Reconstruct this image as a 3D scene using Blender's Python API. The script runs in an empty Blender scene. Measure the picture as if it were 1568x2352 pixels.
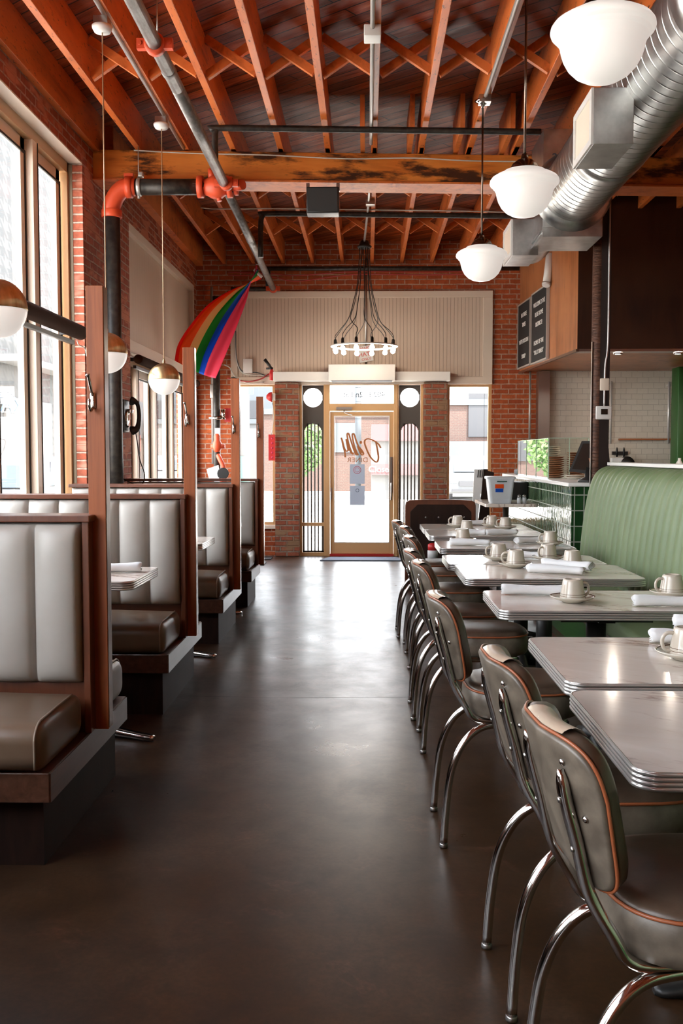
import bpy, math, random
from mathutils import Vector, Matrix, noise
random.seed(7)
PI = math.pi
sc = bpy.context.scene
COL = sc.collection

# ------------------------------------------------------------------ camera
F_PX = 2250.0
HC = 1.48
YAW = math.radians(1.4995)
TILT = math.radians(3.3321)
cam_d = bpy.data.cameras.new('camera')
cam = bpy.data.objects.new('camera', cam_d)
COL.objects.link(cam)
cam.location = (0, 0, HC)
cam.rotation_euler = (PI/2 - TILT, 0, YAW)
cam_d.sensor_fit = 'VERTICAL'
cam_d.sensor_height = 36.0
cam_d.lens = 36.0*F_PX/2352.0
cam_d.clip_start = 0.05
cam_d.clip_end = 400
sc.camera = cam
_fw = Vector((-math.sin(YAW)*math.cos(TILT), math.cos(YAW)*math.cos(TILT), -math.sin(TILT)))
_rt = Vector((math.cos(YAW), math.sin(YAW), 0))
_up = _rt.cross(_fw)
def at(px, py, Y):
    """world point seen at photo pixel (px, py) that stands at distance Y down the room (survey helper)"""
    r = _fw + _rt*((px-784)/F_PX) + _up*((1176-py)/F_PX)
    return Vector((0, 0, HC)) + r*(Y/r.y)
def atx(px, py, X):
    r = _fw + _rt*((px-784)/F_PX) + _up*((1176-py)/F_PX)
    return Vector((0, 0, HC)) + r*(X/r.x)

# ------------------------------------------------------------------ materials
def mat(name, col, rough=0.5, metal=0.0, spec=0.5, coat=0.0, emit=None, es=1.0, sheen=0.0):
    m = bpy.data.materials.new(name); m.use_nodes = True
    b = m.node_tree.nodes['Principled BSDF']
    b.inputs['Base Color'].default_value = (*col, 1)
    b.inputs['Roughness'].default_value = rough
    b.inputs['Metallic'].default_value = metal
    b.inputs['Specular IOR Level'].default_value = spec
    b.inputs['Coat Weight'].default_value = coat
    b.inputs['Sheen Weight'].default_value = sheen
    if emit:
        b.inputs['Emission Color'].default_value = (*emit, 1)
        b.inputs['Emission Strength'].default_value = es
    return m
class NT:
    """tiny helper for node graphs"""
    def __init__(s, m):
        s.m = m; s.t = m.node_tree; s.b = s.t.nodes['Principled BSDF']; s.tc = None
    def n(s, typ, ins=None, **kw):
        nd = s.t.nodes.new(typ)
        for k, v in kw.items(): setattr(nd, k, v)
        for k, v in (ins or {}).items(): s.put(nd.inputs[k], v)
        return nd
    def put(s, sock, v):
        if hasattr(v, 'links') or isinstance(v, bpy.types.NodeSocket): s.t.links.new(v, sock)
        else: sock.default_value = v
    def co(s, scale=(1, 1, 1), rot=(0, 0, 0), loc=(0, 0, 0)):
        if s.tc is None: s.tc = s.t.nodes.new('ShaderNodeTexCoord')
        mp = s.n('ShaderNodeMapping', {'Scale': scale, 'Rotation': rot, 'Location': loc})
        s.t.links.new(s.tc.outputs['Object'], mp.inputs['Vector'])
        return mp.outputs[0]
    def cor(s, rot, scale):
        a = s.co((1, 1, 1), rot); mp = s.n('ShaderNodeMapping', {'Scale': scale}); s.t.links.new(a, mp.inputs['Vector']); return mp.outputs[0]
    def noise(s, vec, scale=5, detail=4, rough=0.5, dist=0.0):
        return s.n('ShaderNodeTexNoise', {'Vector': vec, 'Scale': scale, 'Detail': detail, 'Roughness': rough, 'Distortion': dist}).outputs['Fac']
    def ramp(s, fac, stops):
        r = s.n('ShaderNodeValToRGB', {'Fac': fac}); e = r.color_ramp.elements
        while len(e) < len(stops): e.new(0.5)
        for i, (p, c) in enumerate(stops):
            e[i].position = p; e[i].color = (*c, 1) if len(c) == 3 else c
        return r.outputs['Color']
    def mix(s, fac, a, b, mode='MIX'):
        x = s.n('ShaderNodeMix', data_type='RGBA', blend_type=mode)
        s.put(x.inputs[0], fac)
        for i, v in ((6, a), (7, b)):
            if isinstance(v, tuple) and len(v) == 3: v = (*v, 1)
            s.put(x.inputs[i], v)
        return x.outputs[2]
    def math(s, op, a, b=0.0):
        x = s.n('ShaderNodeMath', operation=op); s.put(x.inputs[0], a); s.put(x.inputs[1], b)
        return x.outputs[0]
    def bump(s, h, st=0.3, d=0.01):
        x = s.n('ShaderNodeBump', {'Height': h, 'Strength': st, 'Distance': d})
        s.t.links.new(x.outputs[0], s.b.inputs['Normal'])
    def col(s, c): s.t.links.new(c, s.b.inputs['Base Color'])
    def rough(s, r): s.put(s.b.inputs['Roughness'], r)

G3 = lambda v: (v, v, v)
def wood(name, c1, c2, c3, grain=(30, 1.2, 30), rough=0.45, bump=0.15, dark=None, coat=0.0):
    m = mat(name, c1, rough, coat=coat); g = NT(m)
    v = g.co(grain)
    n1 = g.noise(v, 1.0, 5, 0.6, 0.6)
    v2 = g.co((2.0, 2.0, 2.0)); n2 = g.noise(v2, 1.0, 3, 0.5)
    c = g.ramp(n1, [(0.30, c3), (0.5, c1), (0.72, c2)])
    c = g.mix(g.ramp(n2, [(0.35, G3(0)), (0.7, G3(1))]), c, c2)
    if dark:
        n3 = g.noise(g.co(dark[0]), 1.0, 6, 0.65)
        c = g.mix(g.ramp(n3, [(dark[1], G3(0)), (dark[1]+0.1, G3(1))]), c, dark[2])
    g.col(c); g.bump(n1, bump, 0.004)
    return m
def bricks(name, ca, cb, mortar, bw=0.215, bh=0.0715, axis='wall', bump=0.8, msize=0.010, rough=0.85, big=None, mott=0.55):
    m = mat(name, ca, rough, spec=0.25); g = NT(m)
    g.co(); sep = g.n('ShaderNodeSeparateXYZ', {'Vector': g.tc.outputs['Object']})
    u = g.math('ADD', sep.outputs[0], sep.outputs[1])
    nz = g.noise(g.co((6, 6, 6)), 1.0, 3)
    off = g.math('MULTIPLY', g.math('SUBTRACT', nz, 0.5), 0.012)
    cmb = g.n('ShaderNodeCombineXYZ', {'X': g.math('ADD', u, off), 'Y': g.math('ADD', sep.outputs[2], off)})
    bt = g.n('ShaderNodeTexBrick', {'Vector': cmb.outputs[0], 'Scale': 1.0, 'Mortar Size': msize, 'Mortar Smooth': 0.35, 'Bias': 0.0,
        'Brick Width': bw, 'Row Height': bh, 'Color1': (*ca, 1), 'Color2': (*cb, 1), 'Mortar': (*mortar, 1)})
    n2 = g.noise(g.co((25, 25, 25)), 1.0, 5, 0.6)
    n3 = g.noise(g.co((3.1, 3.1, 7)), 1.0, 2)
    c = g.mix(g.ramp(n2, [(0.35, G3(mott)), (0.65, G3(0))]), bt.outputs['Color'], tuple(x*0.45 for x in ca))
    if big: c = g.mix(g.ramp(n3, [(0.55, G3(0)), (0.62, G3(1))]), c, big)
    g.col(c)
    h = g.math('ADD', g.math('MULTIPLY', bt.outputs['Fac'], -1.0), g.math('MULTIPLY', n2, 0.35))
    g.bump(h, bump, 0.012)
    return m

M = {}
M['joist'] = wood('stained joist wood', (.60, .130, .024), (.74, .19, .04), (.28, .048, .009), (9, 1.0, 9), 0.42, 0.2, dark=((38, 11, 38), 0.585, (.055, .014, .007)))
M['brace'] = wood('bridging wood', (.62, .145, .028), (.74, .21, .05), (.28, .06, .012), (12, 12, 12), 0.5, 0.2)
M['beam'] = wood('scorched beam wood', (.62, .17, .025), (.74, .25, .045), (.34, .075, .012), (1.2, 8, 14), 0.38, 0.25, dark=((1.6, 1, 6), 0.50, (.05, .015, .006)))
M['booth_wood'] = wood('mahogany stained wood', (.095, .026, .009), (.15, .042, .016), (.045, .012, .005), (24, 24, 1.5), 0.4, 0.12, coat=0.08)
M['post_wood'] = wood('reddish post wood', (.29, .072, .016), (.37, .10, .026), (.17, .040, .009), (60, 60, 2.5), 0.5, 0.10)
M['trim_wood'] = wood('worn plinth wood', (.085, .034, .019), (.14, .062, .038), (.04, .015, .008), (24, 1.5, 24), 0.30, 0.12, coat=0.2)
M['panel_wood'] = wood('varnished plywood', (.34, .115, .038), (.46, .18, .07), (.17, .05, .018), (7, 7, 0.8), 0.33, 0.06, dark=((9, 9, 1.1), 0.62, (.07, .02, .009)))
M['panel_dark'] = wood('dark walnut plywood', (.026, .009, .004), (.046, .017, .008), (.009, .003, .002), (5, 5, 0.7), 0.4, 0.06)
M['dark_wood'] = wood('dark brown wood', (.018, .008, .005), (.030, .013, .008), (.009, .004, .003), (14, 14, 2), 0.6, 0.08)

# ceiling deck: diagonal planks
m = M['deck'] = mat('ceiling plank deck', (.30, .07, .02), 0.6, spec=0.16); g = NT(m)
m.node_tree.nodes['Principled BSDF'].inputs['Coat Roughness'].default_value = 0.28
v = g.co((1, 1, 1), (0, 0, math.radians(38)))
sep = g.n('ShaderNodeSeparateXYZ', {'Vector': v})
bt = g.n('ShaderNodeTexBrick', {'Vector': v, 'Scale': 1.0, 'Mortar Size': 0.006, 'Mortar Smooth': 0.2, 'Brick Width': 2.2, 'Row Height': 0.125,
    'Color1': (0.42, .42, .42, 1), 'Color2': (1, 1, 1, 1), 'Mortar': (0.04, .04, .04, 1)})
n1 = g.noise(g.cor((0, 0, math.radians(38)), (1.6, 16, 1)), 1.0, 6, 0.65, 0.8)
n2 = g.noise(g.co((1.3, 1.3, 1)), 1.0, 3)
c = g.ramp(n1, [(0.3, (.16, .026, .006)), (0.52, (.50, .100, .016)), (0.75, (.66, .165, .03))])
c = g.mix(g.ramp(n2, [(0.42, G3(0.75)), (0.6, G3(0))]), c, (.24, .055, .02))
c = g.mix(1.0, c, bt.outputs['Color'], 'MULTIPLY')
g.col(c)
g.rough(g.ramp(n1, [(0.3, G3(0.55)), (0.7, G3(0.33))]))
g.bump(g.math('ADD', g.math('MULTIPLY', bt.outputs['Fac'], -1.2), n1), 0.6, 0.012)

M['brick'] = bricks('old red brick', (.42, .09, .032), (.28, .055, .02), (.50, .30, .21), big=(.50, .16, .075))
M['brick_front'] = bricks('orange red brick', (.54, .125, .038), (.36, .07, .025), (.52, .33, .24))
M['brick_pier'] = bricks('tumbled pier brick', (.38, .115, .062), (.24, .07, .038), (.26, .20, .15), bw=0.19, bh=0.076, msize=0.014, bump=1.0, big=(.26, .15, .085))
M['mortar'] = mat('grey tan render', (.34, .28, .20), 0.95)

# polished concrete floor
m = M['floor'] = mat('polished concrete', (.1, .07, .05), 0.25, spec=0.6); g = NT(m)
m.node_tree.nodes['Principled BSDF'].inputs['Specular IOR Level'].default_value = 0.25
n1 = g.noise(g.co((1.1, 1.1, 1.1)), 1.0, 6, 0.62, 0.5)
n2 = g.noise(g.co((4, 4, 4)), 1.0, 7, 0.72, 0.3)
n3 = g.noise(g.co((55, 55, 55)), 1.0, 3, 0.6)
c = g.ramp(n1, [(0.3, (.036, .0155, .006)), (0.5, (.053, .025, .0115)), (0.7, (.080, .043, .024))])
c = g.mix(g.ramp(n2, [(0.42, G3(0)), (0.66, G3(0.75))]), c, (.020, .0095, .0045))
c = g.mix(g.ramp(g.noise(g.co((3.3, 3.3, 3.3), loc=(4, 2, 0)), 1.0, 8, 0.75, 0.6), [(0.58, G3(0)), (0.68, G3(0.75))]), c, (.115, .048, .027))
c = g.mix(g.ramp(n3, [(0.4, G3(0.4)), (0.6, G3(0))]), c, (.022, .011, .006))
g.col(c)
g.rough(g.math('ADD', g.math('MULTIPLY', n2, 0.22), g.math('ADD', g.math('MULTIPLY', n1, 0.24), 0.10)))
g.bump(g.math('ADD', n2, g.math('MULTIPLY', n3, 0.3)), 0.05, 0.003)

def vinyl(name, c, c2, rough=0.38, sc=(3, 3, 3), bumps=220):
    m = mat(name, c, rough, spec=0.5); g = NT(m)
    n1 = g.noise(g.co(sc), 1.0, 4, 0.55); n2 = g.noise(g.co(), bumps, 2)
    g.col(g.mix(g.ramp(n1, [(0.35, G3(0)), (0.68, G3(1))]), c, c2))
    g.rough(g.math('ADD', g.math('MULTIPLY', n1, 0.2), rough-0.1))
    g.bump(n2, 0.08, 0.002)
    return m
M['vinyl_back'] = vinyl('grey taupe vinyl', (.50, .475, .43), (.43, .40, .355))
M['vinyl_seat'] = vinyl('tan brown vinyl', (.16, .102, .064), (.20, .135, .09), 0.36)
M['vinyl_chair'] = vinyl('marbled grey vinyl', (.085, .066, .049), (.165, .132, .098), 0.38, (16, 16, 16))
M['vinyl_chair_top'] = vinyl('marbled dark vinyl', (.060, .037, .024), (.10, .067, .046), 0.34, (16, 16, 16))
M['vinyl_handle'] = vinyl('tan vinyl grip', (.50, .38, .28), (.58, .47, .36), 0.22, (30, 8, 8))
M['vinyl_green'] = vinyl('sage green vinyl', (.135, .185, .085), (.175, .225, .112), 0.5)
M['piping'] = mat('copper piping', (.30, .085, .032), 0.32)
M['piping_tan'] = mat('taupe piping', (.30, .225, .165), 0.4)
M['chrome'] = mat('chrome', (.62, .60, .57), 0.10, 1.0)
M['steel'] = mat('brushed steel', (.42, .40, .38), 0.3, 1.0)
m = M['galv'] = mat('galvanised duct steel', (.50, .51, .50), 0.33, 1.0); g = NT(m)
nn = g.noise(g.co((9, 9, 9)), 1.0, 4, 0.6)
g.col(g.ramp(nn, [(0.3, (.40, .405, .40)), (0.7, (.60, .61, .59))])); g.rough(g.math('ADD', g.math('MULTIPLY', nn, 0.22), 0.22))
m = M['brass'] = mat('brushed brass', (.42, .25, .10), 0.33, 1.0); g = NT(m)
nn = g.noise(g.co((40, 40, 3)), 1.0, 3)
g.col(g.ramp(nn, [(0.3, (.50, .34, .16)), (0.7, (.74, .55, .29))])); m.node_tree.nodes['Principled BSDF'].inputs['Anisotropic'].default_value = 0.4
M['bronze'] = mat('dark nickel fitter', (.20, .15, .12), 0.2, 1.0)
M['opal'] = mat('lit opal glass', (.62, .59, .55), 0.3, emit=(1.0, .93, .86), es=0.20)
M['opal_globe'] = mat('lit opal globe glass', (.62, .59, .55), 0.3, emit=(1.0, .93, .87), es=0.20)
M['bulb'] = mat('lit bulb', (.9, .9, .9), 0.3, emit=(1.0, .86, .70), es=30.0)
M['black'] = mat('black painted metal', (.012, .011, .010), 0.42)
M['black_soft'] = mat('black rubber', (.016, .015, .014), 0.7)
m = M['pipe_black'] = mat('black iron pipe', (.03, .026, .022), 0.45, 0.3); g = NT(m)
g.col(g.ramp(g.noise(g.co((20, 20, 20)), 1.0, 5), [(0.35, (.018, .015, .013)), (0.75, (.06, .05, .04))]))
m = M['pipe_grey'] = mat('grey steel pipe', (.22, .21, .20), 0.45, 0.6); g = NT(m)
g.col(g.ramp(g.noise(g.co((25, 6, 25)), 1.0, 6, 0.7), [(0.35, (.13, .12, .11)), (0.7, (.33, .32, .31))]))
M['pipe_red'] = mat('red enamel', (.70, .085, .028), 0.45)
M['conduit'] = mat('light grey conduit', (.52, .50, .47), 0.35, 0.5)
M['white'] = mat('white paint', (.78, .76, .72), 0.45)
M['white_plastic'] = mat('white plastic', (.72, .70, .66), 0.3)
M['cream'] = mat('cream paint', (.74, .62, .50), 0.5)
m = M['bead'] = mat('beige beadboard', (.6, .5, .4), 0.55); g = NT(m)
g.co(); sp = g.n('ShaderNodeSeparateXYZ', {'Vector': g.tc.outputs['Object']})
u = g.math('ADD', sp.outputs[0], sp.outputs[1]); fr = g.math('FRACT', g.math('MULTIPLY', u, 1/0.052))
ln = g.ramp(g.math('ABSOLUTE', g.math('SUBTRACT', fr, 0.5)), [(0.0, G3(0)), (0.09, G3(1))])
g.col(g.mix(ln, (.42, .31, .225), (.66, .53, .42))); g.bump(ln, 0.6, 0.006)
M['frame_tan'] = mat('tan window frame paint', (.56, .33, .16), 0.45)
M['frame_cream'] = mat('cream window frame paint', (.82, .68, .54), 0.45)
M['frame_gold'] = mat('gold anodised door metal', (.62, .37, .17), 0.42, 0.1)
M['gasket'] = mat('black window gasket', (.02, .016, .014), 0.6)
M['grille'] = mat('grey steel grille', (.075, .065, .058), 0.5)
M['kick_red'] = mat('red threshold paint', (.42, .02, .016), 0.5)
M['mat_blue'] = mat('grey blue mat', (.10, .115, .15), 0.9)
# glass: thin pane
m = M['glass'] = bpy.data.materials.new('window glass'); m.use_nodes = True; t = m.node_tree; t.nodes.clear()
o = t.nodes.new('ShaderNodeOutputMaterial'); mx = t.nodes.new('ShaderNodeMixShader'); tr = t.nodes.new('ShaderNodeBsdfTransparent'); gl = t.nodes.new('ShaderNodeBsdfGlossy'); fr = t.nodes.new('ShaderNodeFresnel')
tr.inputs[0].default_value = (.97, .985, .98, 1); gl.inputs['Roughness'].default_value = 0.02; fr.inputs['IOR'].default_value = 1.35
t.links.new(fr.outputs[0], mx.inputs[0]); t.links.new(tr.outputs[0], mx.inputs[1]); t.links.new(gl.outputs[0], mx.inputs[2]); t.links.new(mx.outputs[0], o.inputs[0])
m = M['glass_clear'] = bpy.data.materials.new('counter glass'); m.use_nodes = True; t = m.node_tree; t.nodes.clear()
o = t.nodes.new('ShaderNodeOutputMaterial'); mx = t.nodes.new('ShaderNodeMixShader'); tr = t.nodes.new('ShaderNodeBsdfTransparent'); gl = t.nodes.new('ShaderNodeBsdfGlossy'); fr = t.nodes.new('ShaderNodeFresnel')
tr.inputs[0].default_value = (.86, .93, .87, 1); gl.inputs['Roughness'].default_value = 0.01; fr.inputs['IOR'].default_value = 1.7
t.links.new(fr.outputs[0], mx.inputs[0]); t.links.new(tr.outputs[0], mx.inputs[1]); t.links.new(gl.outputs[0], mx.inputs[2]); t.links.new(mx.outputs[0], o.inputs[0])

# laminate with diagonal marble veins
m = M['laminate'] = mat('veined laminate', (.6, .54, .49), 0.13, spec=0.55); g = NT(m)
v = g.cor((0, 0, math.radians(30)), (1.1, 8, 1))
n1 = g.noise(v, 1.0, 7, 0.68, 1.4); n2 = g.noise(g.cor((0, 0, math.radians(30)), (1.6, 4, 1)), 1.0, 4, 0.6, 0.8)
c = g.ramp(n1, [(0.40, (.80, .71, .63)), (0.56, (.76, .66, .57)), (0.60, (.50, .37, .30)), (0.62, (.18, .105, .08)), (0.645, (.68, .56, .48))])
c2 = g.ramp(n2, [(0.3, (.84, .76, .69)), (0.7, (.66, .56, .48))])
g.col(g.mix(g.ramp(n2, [(0.38, G3(0.25)), (0.55, G3(1))]), c2, c))
M['edge'] = mat('ribbed aluminium edge', (.62, .60, .57), 0.28, 0.75)
M['edge_groove'] = mat('aluminium edge groove', (.09, .075, .065), 0.5, 0.6)
M['china'] = mat('cream china', (.60, .53, .44), 0.14, spec=0.6)
M['china_band'] = mat('brown china band', (.12, .065, .035), 0.2)
M['china_saucer'] = mat('cream saucer china', (.66, .62, .53), 0.14, spec=0.6)
m = M['linen'] = mat('white linen', (.80, .80, .80), 0.9, sheen=0.2); g = NT(m)
nn = g.noise(g.co(), 300, 2); g.bump(nn, 0.15, 0.001)
m = M['tile_white'] = bricks('white subway tile', (.74, .66, .55), (.78, .70, .59), (.5, .43, .35), bw=0.155, bh=0.0785, msize=0.003, bump=0.10, rough=0.25, mott=0.06)
# green vertical tiles
m = M['tile_green'] = mat('dark green glazed tile', (.02, .06, .02), 0.06, spec=0.5); g = NT(m)
g.co(); sp = g.n('ShaderNodeSeparateXYZ', {'Vector': g.tc.outputs['Object']})
u = g.math('ADD', sp.outputs[0], sp.outputs[1])
cb = g.n('ShaderNodeCombineXYZ', {'X': u, 'Y': g.math('ADD', sp.outputs[2], 0.06)})
bt = g.n('ShaderNodeTexBrick', {'Vector': cb.outputs[0], 'Scale': 1.0, 'Mortar Size': 0.0048, 'Mortar Smooth': 0.1, 'Brick Width': 0.088, 'Row Height': 0.146, 'Color1': (.010, .040, .012, 1), 'Color2': (.022, .075, .022, 1), 'Mortar': (.36, .38, .31, 1)})
bt.offset = 0.0
g.col(bt.outputs['Color']); g.rough(g.ramp(bt.outputs['Fac'], [(0.0, G3(0.09)), (1.0, G3(0.7))]))
g.bump(g.math('ADD', g.math('MULTIPLY', bt.outputs['Fac'], -1.0), g.math('MULTIPLY', g.noise(g.co((22, 22, 9)), 1.0, 2), 1.6)), 0.5, 0.006)
M['green_paint'] = mat('green painted panel', (.022, .10, .018), 0.45)
m = M['rough_brown'] = mat('rough brown painted steel', (.075, .04, .026), 0.6); g = NT(m)
nn = g.noise(g.co((14, 14, 60)), 1.0, 4); g.col(g.ramp(nn, [(0.35, (.055, .022, .012)), (0.7, (.16, .07, .04))])); g.bump(nn, 0.9, 0.01)
M['column_dark'] = mat('dark brown column', (.018, .011, .009), 0.5)
M['red'] = mat('red sign paint', (.60, .025, .025), 0.45)
M['paper'] = mat('white paper', (.80, .80, .78), 0.8)
M['paper_shade'] = mat('pale blue paper', (.50, .53, .58), 0.8)
M['copper_letter'] = mat('copper vinyl lettering', (.42, .14, .04), 0.5)
M['letter_white'] = mat('white plastic letters', (.85, .82, .78), 0.5)
M['letter_black'] = mat('black felt letter board', (.012, .010, .009), 0.9)
M['letter_grey'] = mat('grey frosted letters', (.04, .055, .075), 0.5)
M['plate_brown'] = mat('terracotta plates', (.33, .12, .055), 0.35)
M['bin_plastic'] = mat('translucent white plastic', (.66, .70, .72), 0.35)
b = M['bin_plastic'].node_tree.nodes['Principled BSDF']; b.inputs['Transmission Weight'].default_value = 0.25
M['shade_fabric'] = mat('brown roller shade fabric', (.045, .022, .013), 0.95, spec=0.1)
M['wire_red'] = mat('red cable', (.45, .05, .045), 0.5)
M['wire_white'] = mat('white cable', (.6, .56, .5), 0.5)
for nm, cc in dict(f_red=(.90, .015, .006), f_orange=(.97, .13, .008), f_yellow=(.86, .55, .24), f_green=(.004, .29, .016), f_blue=(.004, .11, .58), f_purple=(.80, .11, .20)).items():
    M[nm] = mat('flag cloth '+nm[2:], cc, 0.75)
    t = M[nm].node_tree; tl = t.nodes.new('ShaderNodeBsdfTranslucent'); tl.inputs[0].default_value = (*[min(1, q*1.3) for q in cc], 1); ad = t.nodes.new('ShaderNodeMixShader'); ad.inputs[0].default_value = .45
    t.links.new(t.nodes['Principled BSDF'].outputs[0], ad.inputs[1]); t.links.new(tl.outputs[0], ad.inputs[2]); t.links.new(ad.outputs[0], t.nodes['Material Output'].inputs[0])
# exterior
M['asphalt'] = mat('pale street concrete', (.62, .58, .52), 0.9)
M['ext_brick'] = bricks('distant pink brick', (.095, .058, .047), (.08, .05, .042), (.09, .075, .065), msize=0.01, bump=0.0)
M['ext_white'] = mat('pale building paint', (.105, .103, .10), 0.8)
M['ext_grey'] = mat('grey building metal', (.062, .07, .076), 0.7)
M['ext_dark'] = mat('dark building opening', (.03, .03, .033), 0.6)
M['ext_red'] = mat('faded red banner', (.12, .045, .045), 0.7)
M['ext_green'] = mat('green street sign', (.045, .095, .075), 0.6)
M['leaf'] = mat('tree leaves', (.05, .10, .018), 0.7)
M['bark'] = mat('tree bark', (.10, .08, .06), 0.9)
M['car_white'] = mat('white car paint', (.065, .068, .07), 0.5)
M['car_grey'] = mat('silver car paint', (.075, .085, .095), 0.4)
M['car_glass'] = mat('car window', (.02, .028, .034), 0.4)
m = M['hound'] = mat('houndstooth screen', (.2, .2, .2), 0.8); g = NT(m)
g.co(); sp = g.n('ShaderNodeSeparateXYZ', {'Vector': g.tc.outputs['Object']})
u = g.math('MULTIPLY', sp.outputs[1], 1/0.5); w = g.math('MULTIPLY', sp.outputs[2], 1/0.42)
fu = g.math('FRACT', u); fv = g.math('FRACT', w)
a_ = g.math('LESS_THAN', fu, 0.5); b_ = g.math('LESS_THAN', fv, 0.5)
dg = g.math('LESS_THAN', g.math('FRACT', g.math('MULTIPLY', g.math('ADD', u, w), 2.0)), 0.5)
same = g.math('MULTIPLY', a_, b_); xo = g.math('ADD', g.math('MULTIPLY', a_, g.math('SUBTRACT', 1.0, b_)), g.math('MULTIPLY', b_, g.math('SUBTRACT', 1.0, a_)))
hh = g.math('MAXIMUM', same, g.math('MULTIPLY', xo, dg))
g.col(g.mix(hh, (.024, .025, .025), (.042, .042, .041)))

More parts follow.
